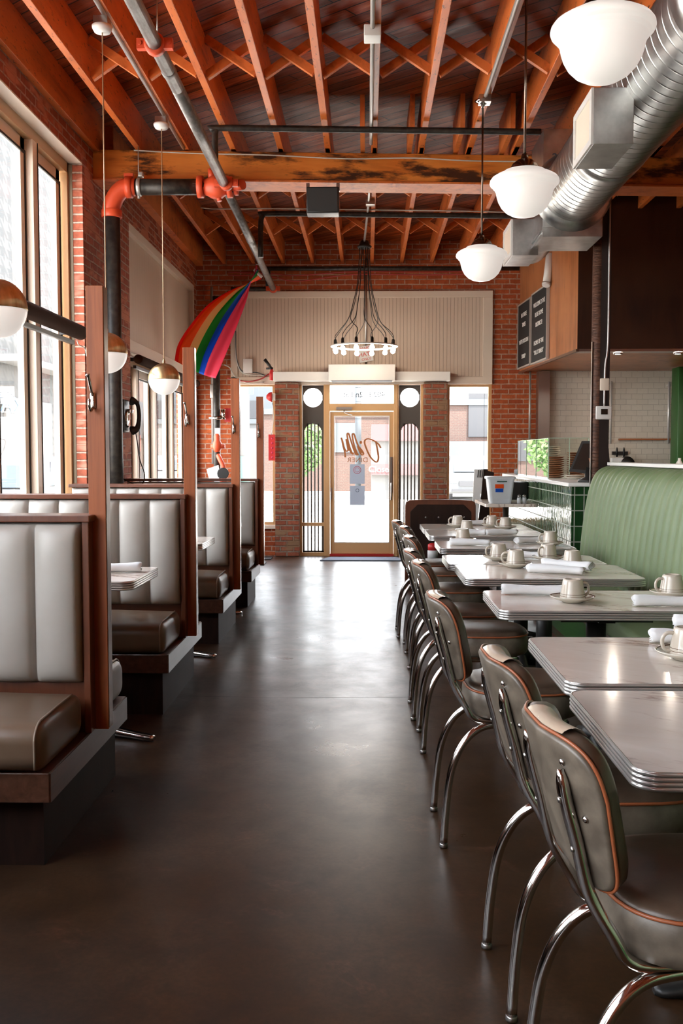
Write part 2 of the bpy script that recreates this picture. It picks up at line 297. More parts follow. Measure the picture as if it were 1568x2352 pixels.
# ------------------------------------------------------------------ mesh builder
class MB:
    def __init__(s): s.v = []; s.f = []; s.m = []; s.s = []
    def add(s, vs, fs, mi=0, smooth=False):
        o = len(s.v); s.v += [tuple(p) for p in vs]
        for f in fs: s.f.append([i+o for i in f]); s.m.append(mi); s.s.append(smooth)
        return s
    def box(s, x0, x1, y0, y1, z0, z1, mi=0):
        if x0 > x1: x0, x1 = x1, x0
        if y0 > y1: y0, y1 = y1, y0
        if z0 > z1: z0, z1 = z1, z0
        v = [(x, y, z) for z in (z0, z1) for y in (y0, y1) for x in (x0, x1)]
        return s.add(v, [(0, 2, 3, 1), (4, 5, 7, 6), (0, 1, 5, 4), (2, 6, 7, 3), (0, 4, 6, 2), (1, 3, 7, 5)], mi)
    def prism(s, poly, axis, a, b, mi=0, smooth=False):
        """extrude 2d polygon along axis; poly coords are the two other axes in xyz order"""
        def P(p, h):
            return {'x': (h, p[0], p[1]), 'y': (p[0], h, p[1]), 'z': (p[0], p[1], h)}[axis]
        n = len(poly); v = [P(p, a) for p in poly]+[P(p, b) for p in poly]
        s.add(v, [tuple(range(n))[::-1], tuple(range(n, 2*n))], mi)
        o = len(s.v)-2*n
        for i in range(n):
            j = (i+1) % n; s.f.append([o+i, o+j, o+n+j, o+n+i]); s.m.append(mi); s.s.append(smooth)
        return s
    def loft(s, rings, mi=0, closed=True, caps=True, smooth=True):
        n = len(rings[0]); o = len(s.v)
        for r in rings: s.v += [tuple(p) for p in r]
        for k in range(len(rings)-1):
            for i in range(n if closed else n-1):
                j = (i+1) % n
                s.f.append([o+k*n+i, o+k*n+j, o+(k+1)*n+j, o+(k+1)*n+i]); s.m.append(mi if not callable(mi) else mi(k, i)); s.s.append(smooth)
        if caps and closed:
            mm = mi if not callable(mi) else mi(0, 0)
            s.f.append([o+i for i in range(n)][::-1]); s.m.append(mm); s.s.append(False)
            s.f.append([o+(len(rings)-1)*n+i for i in range(n)]); s.m.append(mm); s.s.append(False)
        return s
    def tube(s, path, r, n=10, mi=0, caps=True, flat=1.0):
        P = [Vector(p) for p in path]
        if not hasattr(r, '__len__'): r = [r]*len(P)
        t0 = (P[1]-P[0]).normalized(); up = Vector((0, 0, 1)) if abs(t0.z) < 0.9 else Vector((0, 1, 0))
        u = (up - t0*up.dot(t0)).normalized(); rings = []
        for i, p in enumerate(P):
            a = P[max(i-1, 0)]; b = P[min(i+1, len(P)-1)]; t = (b-a)
            t = t.normalized() if t.length > 1e-9 else t0
            u = (u - t*u.dot(t)).normalized(); w = t.cross(u)
            rings.append([p + (u*math.cos(k*2*PI/n)*flat + w*math.sin(k*2*PI/n))*r[i] for k in range(n)])
        return s.loft(rings, mi, True, caps)
    def lathe(s, prof, c=(0, 0, 0), n=28, axis='z', mi=0, smooth=True, caps=True):
        """prof: list of (r, h)"""
        rings = []
        for r, h in prof:
            ring = []
            for k in range(n):
                a = k*2*PI/n; x, y = r*math.cos(a), r*math.sin(a)
                p = {'z': (x, y, h), 'y': (x, h, y), 'x': (h, x, y)}[axis]
                ring.append((p[0]+c[0], p[1]+c[1], p[2]+c[2]))
            rings.append(ring)
        return s.loft(rings, mi, True, caps and (prof[0][0] > 1e-6 or prof[-1][0] > 1e-6), smooth)
    def rbox(s, x0, x1, y0, y1, z0, z1, r=0.02, n=4, k=4, crown=0.0, mi=0, smooth=True, warp=None):
        c = Vector(((x0+x1)/2, (y0+y1)/2, (z0+z1)/2)); h = Vector((abs(x1-x0)/2, abs(y1-y0)/2, abs(z1-z0)/2))
        rr = r if hasattr(r, '__len__') else (r, r, r)
        rr = [min(rr[i], h[i]*0.999) for i in range(3)]
        ax = []
        for i in range(3):
            hh, ri = h[i], rr[i]
            a = [-hh + ri*(1-math.cos(j/n*PI/2)) for j in range(n+1)]
            mid = [(-hh+ri) + (2*hh-2*ri)*j/k for j in range(1, k)]
            ax.append(a + mid + [-q for q in a[::-1]])
        idx = {}; V = []
        def vid(p):
            inner = [max(-(h[i]-rr[i]), min(h[i]-rr[i], p[i])) for i in range(3)]
            d = [(p[i]-inner[i])/rr[i] if rr[i] > 1e-9 else 0 for i in range(3)]
            L = math.sqrt(sum(q*q for q in d))
            q = [inner[i] + (d[i]/L*rr[i] if L > 1e-9 else 0) for i in range(3)]
            if crown:
                cu = max(0, 1-(q[0]/h[0])**2)*max(0, 1-(q[1]/h[1])**2)
                if q[2] > 0: q[2] += crown*cu
            w = (q[0]+c[0], q[1]+c[1], q[2]+c[2])
            if warp: w = warp(*w)
            key = (round(p[0], 5), round(p[1], 5), round(p[2], 5))
            if key not in idx: idx[key] = len(V); V.append(w)
            return idx[key]
        Fs = []
        for i in range(3):
            a, b = [q for q in range(3) if q != i]
            for sg in (-1, 1):
                for ia in range(len(ax[a])-1):
                    for ib in range(len(ax[b])-1):
                        cs = []
                        for da, db in ((0, 0), (1, 0), (1, 1), (0, 1)):
                            p = [0, 0, 0]; p[i] = sg*h[i]; p[a] = ax[a][ia+da]; p[b] = ax[b][ib+db]; cs.append(vid(p))
                        cs = list(dict.fromkeys(cs))
                        if len(cs) < 3: continue
                        flip = (sg > 0) == (i == 1)
                        Fs.append(cs[::-1] if flip else cs)
        return s.add(V, Fs, mi, smooth)
    def grid(s, fn, nu, nv, mi=0, smooth=True):
        V = [fn(i/nu, j/nv) for j in range(nv+1) for i in range(nu+1)]
        o = len(s.v); s.v += [tuple(p) for p in V]
        for j in range(nv):
            for i in range(nu):
                a = o+j*(nu+1)+i
                s.f.append([a, a+1, a+nu+2, a+nu+1]); s.m.append(mi(i/nu, j/nv) if callable(mi) else mi); s.s.append(smooth)
        return s
    def build(s, name, mats, parent=None, loc=None, label=None, bevel=0.0, solid=0.0):
        me = bpy.data.meshes.new(name); me.from_pydata(s.v, [], s.f); me.validate()
        mats = mats if isinstance(mats, (list, tuple)) else [mats]
        for q in mats: me.materials.append(M[q] if isinstance(q, str) else q)
        if len(me.polygons) == len(s.f):
            me.polygons.foreach_set('material_index', s.m); me.polygons.foreach_set('use_smooth', s.s)
        me.update()
        o = bpy.data.objects.new(name, me); COL.objects.link(o)
        if parent is not None: o.parent = parent
        if loc is not None: o.location = loc
        if label: o['label'] = label
        if bevel:
            b = o.modifiers.new('bevel', 'BEVEL'); b.width = bevel; b.segments = 2; b.limit_method = 'ANGLE'
        if solid:
            b = o.modifiers.new('solid', 'SOLIDIFY'); b.thickness = solid; b.offset = 0
        return o
def tag(o, label=None, cat=None, group=None, kind=None):
    if label: o['label'] = label
    if cat: o['category'] = cat
    if group: o['group'] = group
    if kind: o['kind'] = kind
    return o
def thing(name, label, cat, loc=(0, 0, 0), rz=0.0, group=None):
    o = bpy.data.objects.new(name, None); COL.objects.link(o); o.empty_display_size = 0.1
    o.location = loc; o.rotation_euler = (0, 0, rz)
    return tag(o, label, cat, group)
def struct(name, mb, mats, **kw):
    o = mb.build(name, mats, **kw); o['kind'] = 'structure'; return o
def sroot(name, loc=(0, 0, 0)):
    o = bpy.data.objects.new(name, None); COL.objects.link(o); o['kind'] = 'structure'; o.location = loc; o.empty_display_size = 0.1
    return o
KIDS = {}
def kids(o): return [c for c in bpy.data.objects if c.parent == o]
def dup(o, loc=None, rz=None, label=None, group=None, parent=None):
    c = o.copy(); COL.objects.link(c)
    if parent is not None: c.parent = parent
    if loc is not None: c.location = loc
    if rz is not None: c.rotation_euler = (0, 0, rz)
    if label: c['label'] = label
    if group: c['group'] = group
    for k in kids(o):
        if k is not c: dup(k, parent=c)
    return c
def text_mesh(name, s, size, mtx, mats, parent=None, depth=0.002, align='CENTER', mirror=False, sx=1.0):
    cu = bpy.data.curves.new(name, 'FONT'); cu.body = s; cu.size = size; cu.align_x = align; cu.align_y = 'CENTER'; cu.extrude = depth/2
    to = bpy.data.objects.new(name+'_t', cu); COL.objects.link(to)
    dg = bpy.context.evaluated_depsgraph_get(); me = bpy.data.meshes.new_from_object(to.evaluated_get(dg))
    bpy.data.objects.remove(to)
    T = Matrix.Diagonal((-sx if mirror else sx, 1, 1, 1))
    me.transform(mtx @ T)
    me.materials.clear(); me.materials.append(M[mats])
    o = bpy.data.objects.new(name, me); COL.objects.link(o)
    if parent is not None: o.parent = parent
    return o
def arc(pts, n=6, r=None):
    """Catmull-Rom through points"""
    P = [Vector(p) for p in pts]; out = []
    P = [P[0]*2-P[1]] + P + [P[-1]*2-P[-2]]
    for i in range(1, len(P)-2):
        for k in range(n):
            t = k/n; a, b, c, d = P[i-1], P[i], P[i+1], P[i+2]
            out.append(0.5*((2*b)+(c-a)*t+(2*a-5*b+4*c-d)*t*t+(3*b-3*c+d-a)*t**3))
    out.append(P[-2]); return out

M['tile_white_edge'] = mat('green glass edge', (.42, .55, .42), 0.2)
M['screen_dark'] = mat('dark screen', (.02, .014, .010), 0.15)
M['sign_blue'] = mat('blue sign letters', (.10, .17, .24), 0.6)
M['tube_light'] = mat('lit light diffuser', (.9, .9, .9), 0.4, emit=(1.0, .88, .74), es=330.0)
M['bright_steel'] = mat('bright steel', (.72, .69, .65), 0.3, 0.4)
M['orange_wood'] = mat('orange wood rail', (.42, .14, .045), 0.5)
M['dark_wood'].node_tree.nodes['Principled BSDF'].inputs['Specular IOR Level'].default_value = 0.2

M['brick_reveal_lit'] = bricks('painted-lit reveal brick', (.66, .20, .12), (.56, .15, .085), (.80, .64, .52), bw=3.0, big=(.74, .34, .24))  # lighter copy of the wall brick, window light painted into its colour
t = M['paper_shade'].node_tree; tl = t.nodes.new('ShaderNodeBsdfTranslucent'); tl.inputs[0].default_value = (.30, .32, .36, 1); ad = t.nodes.new('ShaderNodeMixShader'); ad.inputs[0].default_value = .45
t.links.new(t.nodes['Principled BSDF'].outputs[0], ad.inputs[1]); t.links.new(tl.outputs[0], ad.inputs[2]); t.links.new(ad.outputs[0], t.nodes['Material Output'].inputs[0])
# ------------------------------------------------------------------ room shell
XL = -2.48; YF = 14.3; ZJ = 4.24; ZD = 4.55
b = MB(); b.box(-2.9, 6.0, -7.2, 14.62, -0.12, 0.0)
floor = struct('floor', b, 'floor')
# hairline saw cuts in the concrete
b = MB()
for y0, w in ((5.92, .004), (11.2, .004), (0.9, .004)):
    pts = [(x, y0+0.02*math.sin(x*3.1)+random.uniform(-.006, .006), 0.0006) for x in [i*0.12-1.1 for i in range(40)]]
    for p, q in zip(pts, pts[1:]):
        b.add([(p[0], p[1]-w/2, p[2]), (q[0], q[1]-w/2, q[2]), (q[0], q[1]+w/2, q[2]), (p[0], p[1]+w/2, p[2])], [(0, 1, 2, 3)])
b.build('floor_joint', 'black_soft', floor)
# left wall with window openings
def wall_y(b, x0, x1, ops, ya, yb, ztop, mi=0):
    y = ya
    for (y0, y1, z0, z1) in ops:
        b.box(x0, x1, y, y0, 0, ztop, mi)
        b.box(x0, x1, y0, y1, 0, z0, mi); b.box(x0, x1, y0, y1, z1, ztop, mi)
        y = y1
    b.box(x0, x1, y, yb, 0, ztop, mi)
WA = (4.3, 8.62, 0.95, 4.02); WB = (10.27, 14.18, 0.95, 3.91)
b = MB(); wall_y(b, -2.76, XL, [(-6.2, -2.6, .95, 4.02), (-1.7, 3.0, .95, 4.02), WA, WB], -7.2, 14.62, 4.75)
struct('wall_left', b, 'brick')
b = MB()   # front wall
zt = 4.75
b.box(-2.48, -1.985, YF, 14.62, 0, zt); b.box(-1.985, -1.35, YF, 14.62, 0, 0.44)
b.box(-1.985, 1.80, YF, 14.62, 2.52, zt)
b.box(1.14, 1.80, YF, 14.62, 0, 0.5); b.box(1.80, 2.50, YF, 14.62, 0, zt)
struct('wall_front', b, 'brick_front')
b = MB(); b.box(2.50, 6.0, 14.2, 14.6, 0, zt)
struct('wall_kitchen', b, 'tile_white')
b = MB(); b.box(6.0, 6.2, -7.2, 14.62, 0, zt); struct('wall_right', b, 'brick')
b = MB(); b.box(-2.9, 6.2, -7.4, -7.2, 0, zt); struct('wall_back', b, 'brick')
# two brick piers of the entrance
for i, (x0, x1) in enumerate(((-1.335, -.988), (.812, 1.152))):
    b = MB(); b.rbox(x0, x1, YF-0.12, 14.6, 0, 2.53, r=0.012, n=2, k=1, smooth=False)
    struct('wall_pier_'+('left', 'right')[i], b, 'brick_pier')

# ceiling: deck, joists, bridging, main beam are its parts
b = MB(); b.box(-2.9, 6.2, -7.4, 14.7, ZD, ZD+0.1)
ceil = struct('ceiling', b, 'deck')
JX = [-2.07+0.427*i for i in range(-0, 19)]
rj = random.Random(3)
for i, x in enumerate(JX):
    b = MB(); dx = rj.uniform(-.008, .008)
    b.box(x-0.027+dx, x+0.027+dx, -7.2, 9.34, ZJ, ZD)
    b.build('joist', 'joist', ceil, bevel=0.004)
    b = MB(); x2 = x+(-0.0 if i % 2 else 0.0)
    b.box(x2-0.024, x2+0.024, 9.0, 14.3, ZJ, ZD)
    b.build('joist', 'joist', ceil, bevel=0.004)
    # the short lapped ends beside the beam
b = MB(); b.box(XL, XL+0.06, -7.2, 9.1, ZJ-0.02, ZD); b.build('ledger', 'joist', ceil, bevel=0.004, label='wall ledger board beside the left brick wall')
b = MB(); b.box(XL, XL+0.10, 9.3, 14.3, ZJ-0.03, ZD); b.build('ledger', 'brace', ceil, bevel=0.004, label='lighter plank on top of the left wall')
def brace(xa, xb, y, up):
    za, zb = (ZJ+0.03, ZD-0.03) if up else (ZD-0.03, ZJ+0.03)
    b = MB(); w = 0.02; d = Vector((xb-xa, 0, zb-za)).normalized(); n_ = Vector((-d.z, 0, d.x))*0.030
    o = 0.026 if up else -0.026
    A, Bp = Vector((xa, y+o, za)), Vector((xb, y+o, zb))
    rings = [[p+n_+Vector((0, -w, 0)), p+n_+Vector((0, w, 0)), p-n_+Vector((0, w, 0)), p-n_+Vector((0, -w, 0))] for p in (A, Bp)]
    b.loft(rings, 0, True, True, False)
    b.build('cross_brace', 'brace', ceil)
for yr in (7.35, 10.7, 12.45):
    for i in range(min(len(JX)-1, 12)):
        brace(JX[i]+0.027, JX[i+1]-0.027, yr, True); brace(JX[i]+0.027, JX[i+1]-0.027, yr, False)
# lapped pieces between joists near the beam
for i in range(5, 9):
    b = MB(); b.box(JX[i]-0.13, JX[i]-0.09, 8.55, 9.3, ZJ+0.01, ZD); b.build('joist_end', 'brace', ceil)
# main beam, slightly skewed to the aisle
b = MB(); sk = math.tan(math.radians(4))
def skew(x, y, z): return (x, y+x*sk, z)
b.rbox(XL-0.1, 6.0, 9.13, 9.43, 3.98, 4.235, r=0.008, n=1, k=2, smooth=False, warp=skew)
b.build('beam', 'beam', ceil)
b = MB(); b.rbox(XL-0.1, 6.0, 9.11, 9.45, 3.96, 3.979, r=0.005, n=1, k=2, smooth=False, warp=skew)
b.build('beam_plate', 'brace', ceil, label='light orange board under the beam')

# ------------------------------------------------------------------ windows of the left wall
def side_window(num, ya, yb, za, zb, mulls, xs=-2.67, panel=None):
    w = sroot('window_%d' % num, (0, 0, 0))
    fx0, fx1 = xs-0.05, xs+0.05
    b = MB(); b.box(fx0, fx1+.02, ya, yb, za, za+.07); b.box(fx0, fx1+.02, ya, yb, zb-.10, zb); b.box(fx0, fx1+.02, ya, ya+.06, za, zb); b.box(fx0, fx1+.02, yb-.05, yb, za, zb)
    b.build('frame', 'frame_tan', w, bevel=.003)
    ys = [ya+.05]+mulls+[yb-.04]
    for y in mulls:
        b = MB(); b.box(fx0, fx1+.03, y-.055, y+.055, za+.07, zb-.1); b.box(fx1+.03, fx1+.036, y+.043, y+.056, za+.07, zb-.1, 1); b.build('mullion', ['frame_cream', 'gasket'], w, bevel=.003)
    for y0, y1 in zip(ys, ys[1:]):
        a0 = y0+.055; a1 = y1-.055
        b = MB(); xm = xs-.01
        for (p, q, r_, s_) in ((a0, a1, za+.07, za+.15), (a0, a1, zb-.19, zb-.10), (a0, a0+.075, za+.07, zb-.1), (a1-.095, a1, za+.07, zb-.1)):
            b.box(xm-.025, xm+.025, p, q, r_, s_)
        b.build('sash', 'frame_cream', w, bevel=.003)
        b = MB(); b.box(xm+.02, xm+.034, a1-.018, a1+.002, za+.15, zb-.19); b.box(xm+.02, xm+.034, a0, a1, zb-.215, zb-.195); b.build('gasket', 'gasket', w)
        b = MB(); b.add([(xm, a0+.07, za+.14), (xm, a1-.09, za+.14), (xm, a1-.09, zb-.18), (xm, a0+.07, zb-.18)], [(0, 1, 2, 3)])
        b.build('pane', 'glass', w)
    b = MB(); b.box(XL-.16, XL+.03, ya, yb, za-.04, za); b.build('window_sill', 'frame_cream', w, bevel=.004)
    return w
w1 = side_window(1, WA[0], WA[1], WA[2], WA[3], [5.05, 5.93, 6.82, 7.72])
b = MB(); b.box(-2.76, XL-.002, WA[0], WA[1], WA[3]-.012, WA[3]); b.build('head_lining', 'cream', w1, label='cream painted window head')
w2 = side_window(2, WB[0], WB[1], WB[2], 2.56, [11.05, 12.0, 13.05])
side_window(7, -1.7, 3.0, .95, 4.02, [-.8, .1, 1.0, 2.0])
side_window(8, -6.2, -2.6, .95, 4.02, [-5.3, -4.4, -3.5])
# rough render strip, and window light painted onto the brick jamb of window 1
b = MB(); b.box(-2.76, -2.725, WA[1]-.014, WA[1]-.001, .95, 4.0); b.build('outer_reveal', 'white', w1, label='white painted outer reveal')
b = MB(); b.box(-2.575, XL-.001, WA[1]-.006, WA[1], .95, 4.005); b.build('brick_reveal_lit', 'brick_reveal_lit', w1, label='window reveal bricks with the window light painted in as salmon')
b = MB(); b.box(-2.60, -2.568, WA[1]-.012, WA[1], .95, 4.0); b.build('render_strip', 'mortar', w1, label='grey mortar strip on the window reveal')
# beige boarded panel above window 2
t = sroot('trim_1')
b = MB(); b.box(-2.60, -2.55, WB[0], WB[1], 2.56, WB[3]); b.build('board_panel', 'bead', t)
b = MB()
for (y0, y1, z0, z1) in ((WB[0], WB[1], WB[3]-.09, WB[3]), (WB[0], WB[1], 2.56, 2.70), (WB[0], WB[0]+.04, 2.7, WB[3]-.09), (WB[1]-.08, WB[1], 2.7, WB[3]-.09)):
    b.box(-2.56, -2.49, y0, y1, z0, z1)
b.build('moulding', 'cream', t, bevel=.006)
# roller shade tubes across the windows
def shade(name, x, z, r, ya, yb, label, r2=None, group=None):
    th = thing(name, label, 'roller shade', (x, ya, z))
    L = yb-ya
    b = MB(); b.lathe([(0, 0), (r*.9, 0), (r, .01), (r, L-.01), (r*.9, L), (0, L)], (0, 0, 0), 24, 'y'); b.build('shade_roll', 'shade_fabric', th)
    b = MB(); b.box(-.055, -.02, 0.0, L-.12, -r-.05, -r-.015); b.build('bottom_rail', 'black', th, bevel=.004)
    b = MB(); b.box(-.17, -.02, L-.05, L-.03, -.02, .02); b.box(-.17, -.02, .03, .05, -.02, .02); b.build('bracket', 'black', th)
    return th
shade('roller_shade', -2.43, 2.515, .062, 4.5, 8.33, 'brown fabric roller shade tube across the tall left window')
shade('roller_shade', -2.44, 2.50, .05, 10.45, 14.05, 'brown roller shade tube under the beige panel at the far left window')
b = MB(); pts = arc([(-2.44, 8.25, 2.44), (-2.46, 8.36, 2.42), (-2.45, 8.48, 2.41), (-2.47, 8.60, 2.39)], 5); b.tube(pts, .004, 6)
tag(b.build('cable', 'wire_white'), 'thin white cable hanging from the end of the brown roller shade', 'cable')

# ------------------------------------------------------------------ front wall joinery
def pane_y(b, x0, x1, z0, z1, y, mi=0): return b.add([(x0, y, z0), (x1, y, z0), (x1, y, z1), (x0, y, z1)], [(0, 1, 2, 3)], mi)
def frame_y(b, x0, x1, z0, z1, y0, y1, w, mi=0, wb=None):
    wb = w if wb is None else wb
    b.box(x0, x0+w, y0, y1, z0, z1, mi); b.box(x1-w, x1, y0, y1, z0, z1, mi); b.box(x0+w, x1-w, y0, y1, z1-w, z1, mi); b.box(x0+w, x1-w, y0, y1, z0, z0+wb, mi)
w = sroot('window_3')
b = MB(); frame_y(b, -2.0, -1.335, .44, 2.52, YF+.02, YF+.12, .045, 0, .06); b.build('frame', 'frame_gold', w, bevel=.003)
b = MB(); pane_y(b, -1.96, -1.36, .5, 2.48, YF+.08); b.build('pane', 'glass', w)
b = MB(); b.box(-1.985, -1.335, YF-.03, YF+.1, .40, .455); b.build('window_sill', 'frame_cream', w, bevel=.004)
w = sroot('window_4')
b = MB(); frame_y(b, 1.14, 1.81, .5, 2.52, YF+.02, YF+.12, .055, 0, .06); b.build('frame', 'frame_gold', w, bevel=.003)
b = MB(); pane_y(b, 1.18, 1.77, .55, 2.48, YF+.08); b.build('pane', 'glass', w)
b = MB(); b.box(1.14, 1.8, YF-.03, YF+.1, .46, .51); b.build('window_sill', 'frame_cream', w, bevel=.004)
b = MB(); fb = .012
for (x0, x1, z0, z1) in ((1.22, 1.70, 2.40, 2.404), (1.70, 1.704, .6, 2.404)): b.box(x0, x1, YF+.072, YF+.076, z0, z1)
b.build('pinstripe', 'gasket', w)
# entrance frame: side lights with cut-out grilles, transom, door
def sidelight(num, x0, x1):
    w = sroot('window_%d' % num)
    b = MB(); frame_y(b, x0, x1, 0.0, 2.53, YF, YF+.12, .034, 0, .05); b.box(x0+.03, x1-.03, YF, YF+.12, .44, .49); b.build('frame', 'frame_gold', w, bevel=.003)
    b = MB(); pane_y(b, x0+.03, x1-.03, .49, 2.5, YF+.09); pane_y(b, x0+.03, x1-.03, .05, .44, YF+.09); b.build('pane', 'glass', w)
    a0, a1 = x0+.036, x1-.036; cx = (a0+a1)/2; W = a1-a0; y0, y1 = YF+.055, YF+.062
    # upper plate with a round hole, lower edge an arch : built as strips around the holes
    b = MB(); N = 30; zt_, zc, R = 2.494, 2.315, .137; zm = 1.99; Ra = W*.40; za = 1.81
    for i in range(N):
        xa, xb = a0+W*i/N, a0+W*(i+1)/N; xm = (xa+xb)/2-cx
        hc = math.sqrt(max(0, R*R-xm*xm)); 
        zlow = za + (math.sqrt(max(0, Ra*Ra-xm*xm)) if abs(xm) < Ra else -9)
        if hc > 0: b.box(xa, xb, y0, y1, zc+hc, zt_); zmid = zc-hc
        else: zmid = zt_
        if abs(xm) < Ra: b.box(xa, xb, y0, y1, zlow, zmid)
        else: b.box(xa, xb, y0, y1, .49, zmid)
    b.build('cutout_plate', 'grille', w, label='grey plate with round hole and arched opening')
    for i in range(4):
        bx = cx-Ra*.62+i*Ra*1.24/3
        b = MB(); b.box(bx-.0095, bx+.0095, y0, y1+.01, .49, za+Ra); b.box(bx-.0095, bx+.0095, y0, y1+.01, .05, .44); b.build('grille_bar', 'grille', w)
    b = MB(); b.box(a0, a0+W*.1, y0, y1, .05, .44); b.box(a1-W*.1, a1, y0, y1, .05, .44); b.box(a0, a1, y0, y1, .05, .075); b.build('cutout_plate', 'grille', w)
    return w
sidelight(5, -.985, -.60); sidelight(6, .425, .81)
dr = sroot('door_1')
b = MB()
b.box(-.60, -.545, YF-.02, YF+.12, 0, 2.53); b.box(.385, .44, YF-.02, YF+.12, 0, 2.53); b.box(-.545, .385, YF-.02, YF+.12, 2.12, 2.225); b.box(-.545, .385, YF-.02, YF+.12, 2.49, 2.53)
b.build('door_frame', 'frame_gold', dr, bevel=.003)
b = MB(); pane_y(b, -.545, .385, 2.225, 2.49, YF+.06); b.build('transom_pane', 'glass', dr)
lf = MB(); frame_y(lf, -.54, .382, .035, 2.105, YF+.01, YF+.055, .055, 0, .16); leaf_o = lf.build('door_leaf', 'frame_gold', dr, bevel=.003)
b = MB(); frame_y(b, -.485, .327, .195, 2.05, YF+.005, YF+.015, .012); b.build('glazing_bead', 'white', dr)
b = MB(); pane_y(b, -.48, .322, .2, 2.045, YF+.035); b.build('pane', 'glass', dr)
b = MB(); b.box(-.545, .385, YF-.035, YF+.05, 0.001, .034); b.build('threshold', 'kick_red', dr, label='worn red threshold strip')
b = MB(); yl = YF+.028
for ins, th_ in ((.035, .004), (.055, .002)): frame_y(b, -.485+ins, .327-ins, .195+ins, 2.05-ins, yl, yl+.002, th_)
frame_y(b, -.49, .335, 2.255, 2.46, YF+.05, YF+.053, .004)
b.build('pinstripe', 'gasket', dr, label='thin dark pinstripe border on the glass')
# letterings, read from the street so mirrored from inside
def TM(x, y, z): return Matrix.Translation((x, y, z)) @ Matrix.Rotation(PI/2, 4, 'X')
text_mesh('lettering', '402 E. 2nd St.', .125, TM(-.06, YF+.045, 2.355), 'letter_grey', dr, .002, mirror=True, sx=.92)
text_mesh('lettering', 'DINER', .098, TM(-.140, YF+.028, 1.405), 'copper_letter', dr, .003, mirror=True, sx=1.08)
def stroke(b, pts, w, y):
    P = arc([(p[0], y, p[1]) for p in pts], 5)
    for i, (p, q) in enumerate(zip(P, P[1:])):
        d = (q-p)
        if d.length < 1e-6: continue
        d.normalize(); n_ = Vector((-d.z, 0, d.x)); ww = w*(.55+.45*abs(d.z))
        ext = d*ww*.3; p = p-ext; q = q+ext; o = Vector((0, .0015, 0)); yy = Vector((0, .00002*i, 0))
        b.loft([[p+n_*ww-o+yy, p+n_*ww+o+yy, p-n_*ww+o+yy, p-n_*ww-o+yy], [q+n_*ww-o+yy, q+n_*ww+o+yy, q-n_*ww+o+yy, q-n_*ww-o+yy]], 0, True, True, False)
def dpx(cx_, cy_):
    v = at(670+cx_/4.9, 830+cy_/4.9, YF+.028); return (v.x, v.z)
b = MB(); ys = YF+.026
for st in ([(1000, 972), (968, 925), (905, 885), (848, 872), (818, 905), (838, 980), (880, 1070), (925, 1120), (958, 1132), (974, 1085), (962, 990), (944, 900)],
           [(758, 965), (790, 1005), (806, 1040), (786, 1052), (762, 1010), (740, 955)],
           [(806, 1040), (770, 1000), (726, 900), (706, 835), (692, 812), (680, 835), (700, 940), (730, 1025), (745, 1052), (722, 1050)],
           [(722, 1050), (694, 985), (658, 870), (638, 812), (622, 828), (640, 930), (672, 1020), (690, 1044), (668, 1030)],
           [(668, 1030), (640, 975), (618, 900), (612, 880), (625, 950), (632, 1000), (612, 1010), (590, 975), (570, 900), (556, 862)],
           [(566, 895), (580, 960), (596, 1020), (602, 1078)]):
    stroke(b, [dpx(*p) for p in st], .0125, ys)
for k in range(1):
    c0 = dpx(776, 912); b.prism([(c0[0]+.019*math.cos(a*PI/6), c0[1]+.024*math.sin(a*PI/6)) for a in range(12)], 'y', ys-.0015, ys+.0015)
b.build('lettering', 'copper_letter', dr, label='copper brush script word seen mirrored')
b = MB(); v0 = dpx(652, 1158); v1 = dpx(820, 1378); b.box(v0[0], v1[0], YF+.030, YF+.032, v1[1], v0[1]); b.build('notice', 'paper_shade', dr)
b = MB(); v0 = dpx(652, 1400); v1 = dpx(820, 1618); b.box(v0[0], v1[0], YF+.030, YF+.032, v1[1], v0[1]); b.build('notice', 'paper_shade', dr)
b = MB(); c0 = dpx(735, 1222)
b.lathe([(.050, 0), (.056, 0), (.056, .002), (.050, .002)], (c0[0], YF+.027, c0[1]), 28, 'y', caps=False); b.lathe([(.030, 0), (.034, 0), (.034, .002), (.030, .002)], (c0[0], YF+.027, c0[1]), 20, 'y', caps=False)
b.build('notice_mark', 'red', dr)
b = MB(); c0 = dpx(737, 1452); b.lathe([(.020, 0), (.026, 0), (.026, .002), (.020, .002)], (c0[0], YF+.027, c0[1]), 20, 'y', caps=False); b.build('notice_mark', 'letter_grey', dr)
b = MB(); b.box(.335, .365, YF-.015, YF+.02, .93, 1.2); b.rbox(.338, .362, YF-.05, YF-.02, .82, 1.08, r=.01, n=2); b.box(.335, .365, YF-.04, YF+.02, 1.2, 1.45); b.build('door_pull', 'steel', dr)
b = MB(); b.box(-.45, -.22, YF-.06, YF-.02, 2.135, 2.175); b.tube([(-.34, YF-.05, 2.13), (-.33, YF-.09, 2.09), (-.22, YF-.03, 2.06)], .008, 8); b.build('door_closer', 'steel', dr)
b = MB(); b.box(-.535, -.515, YF-.004, YF+.012, .83, 1.0); b.build('hinge', 'steel', dr)
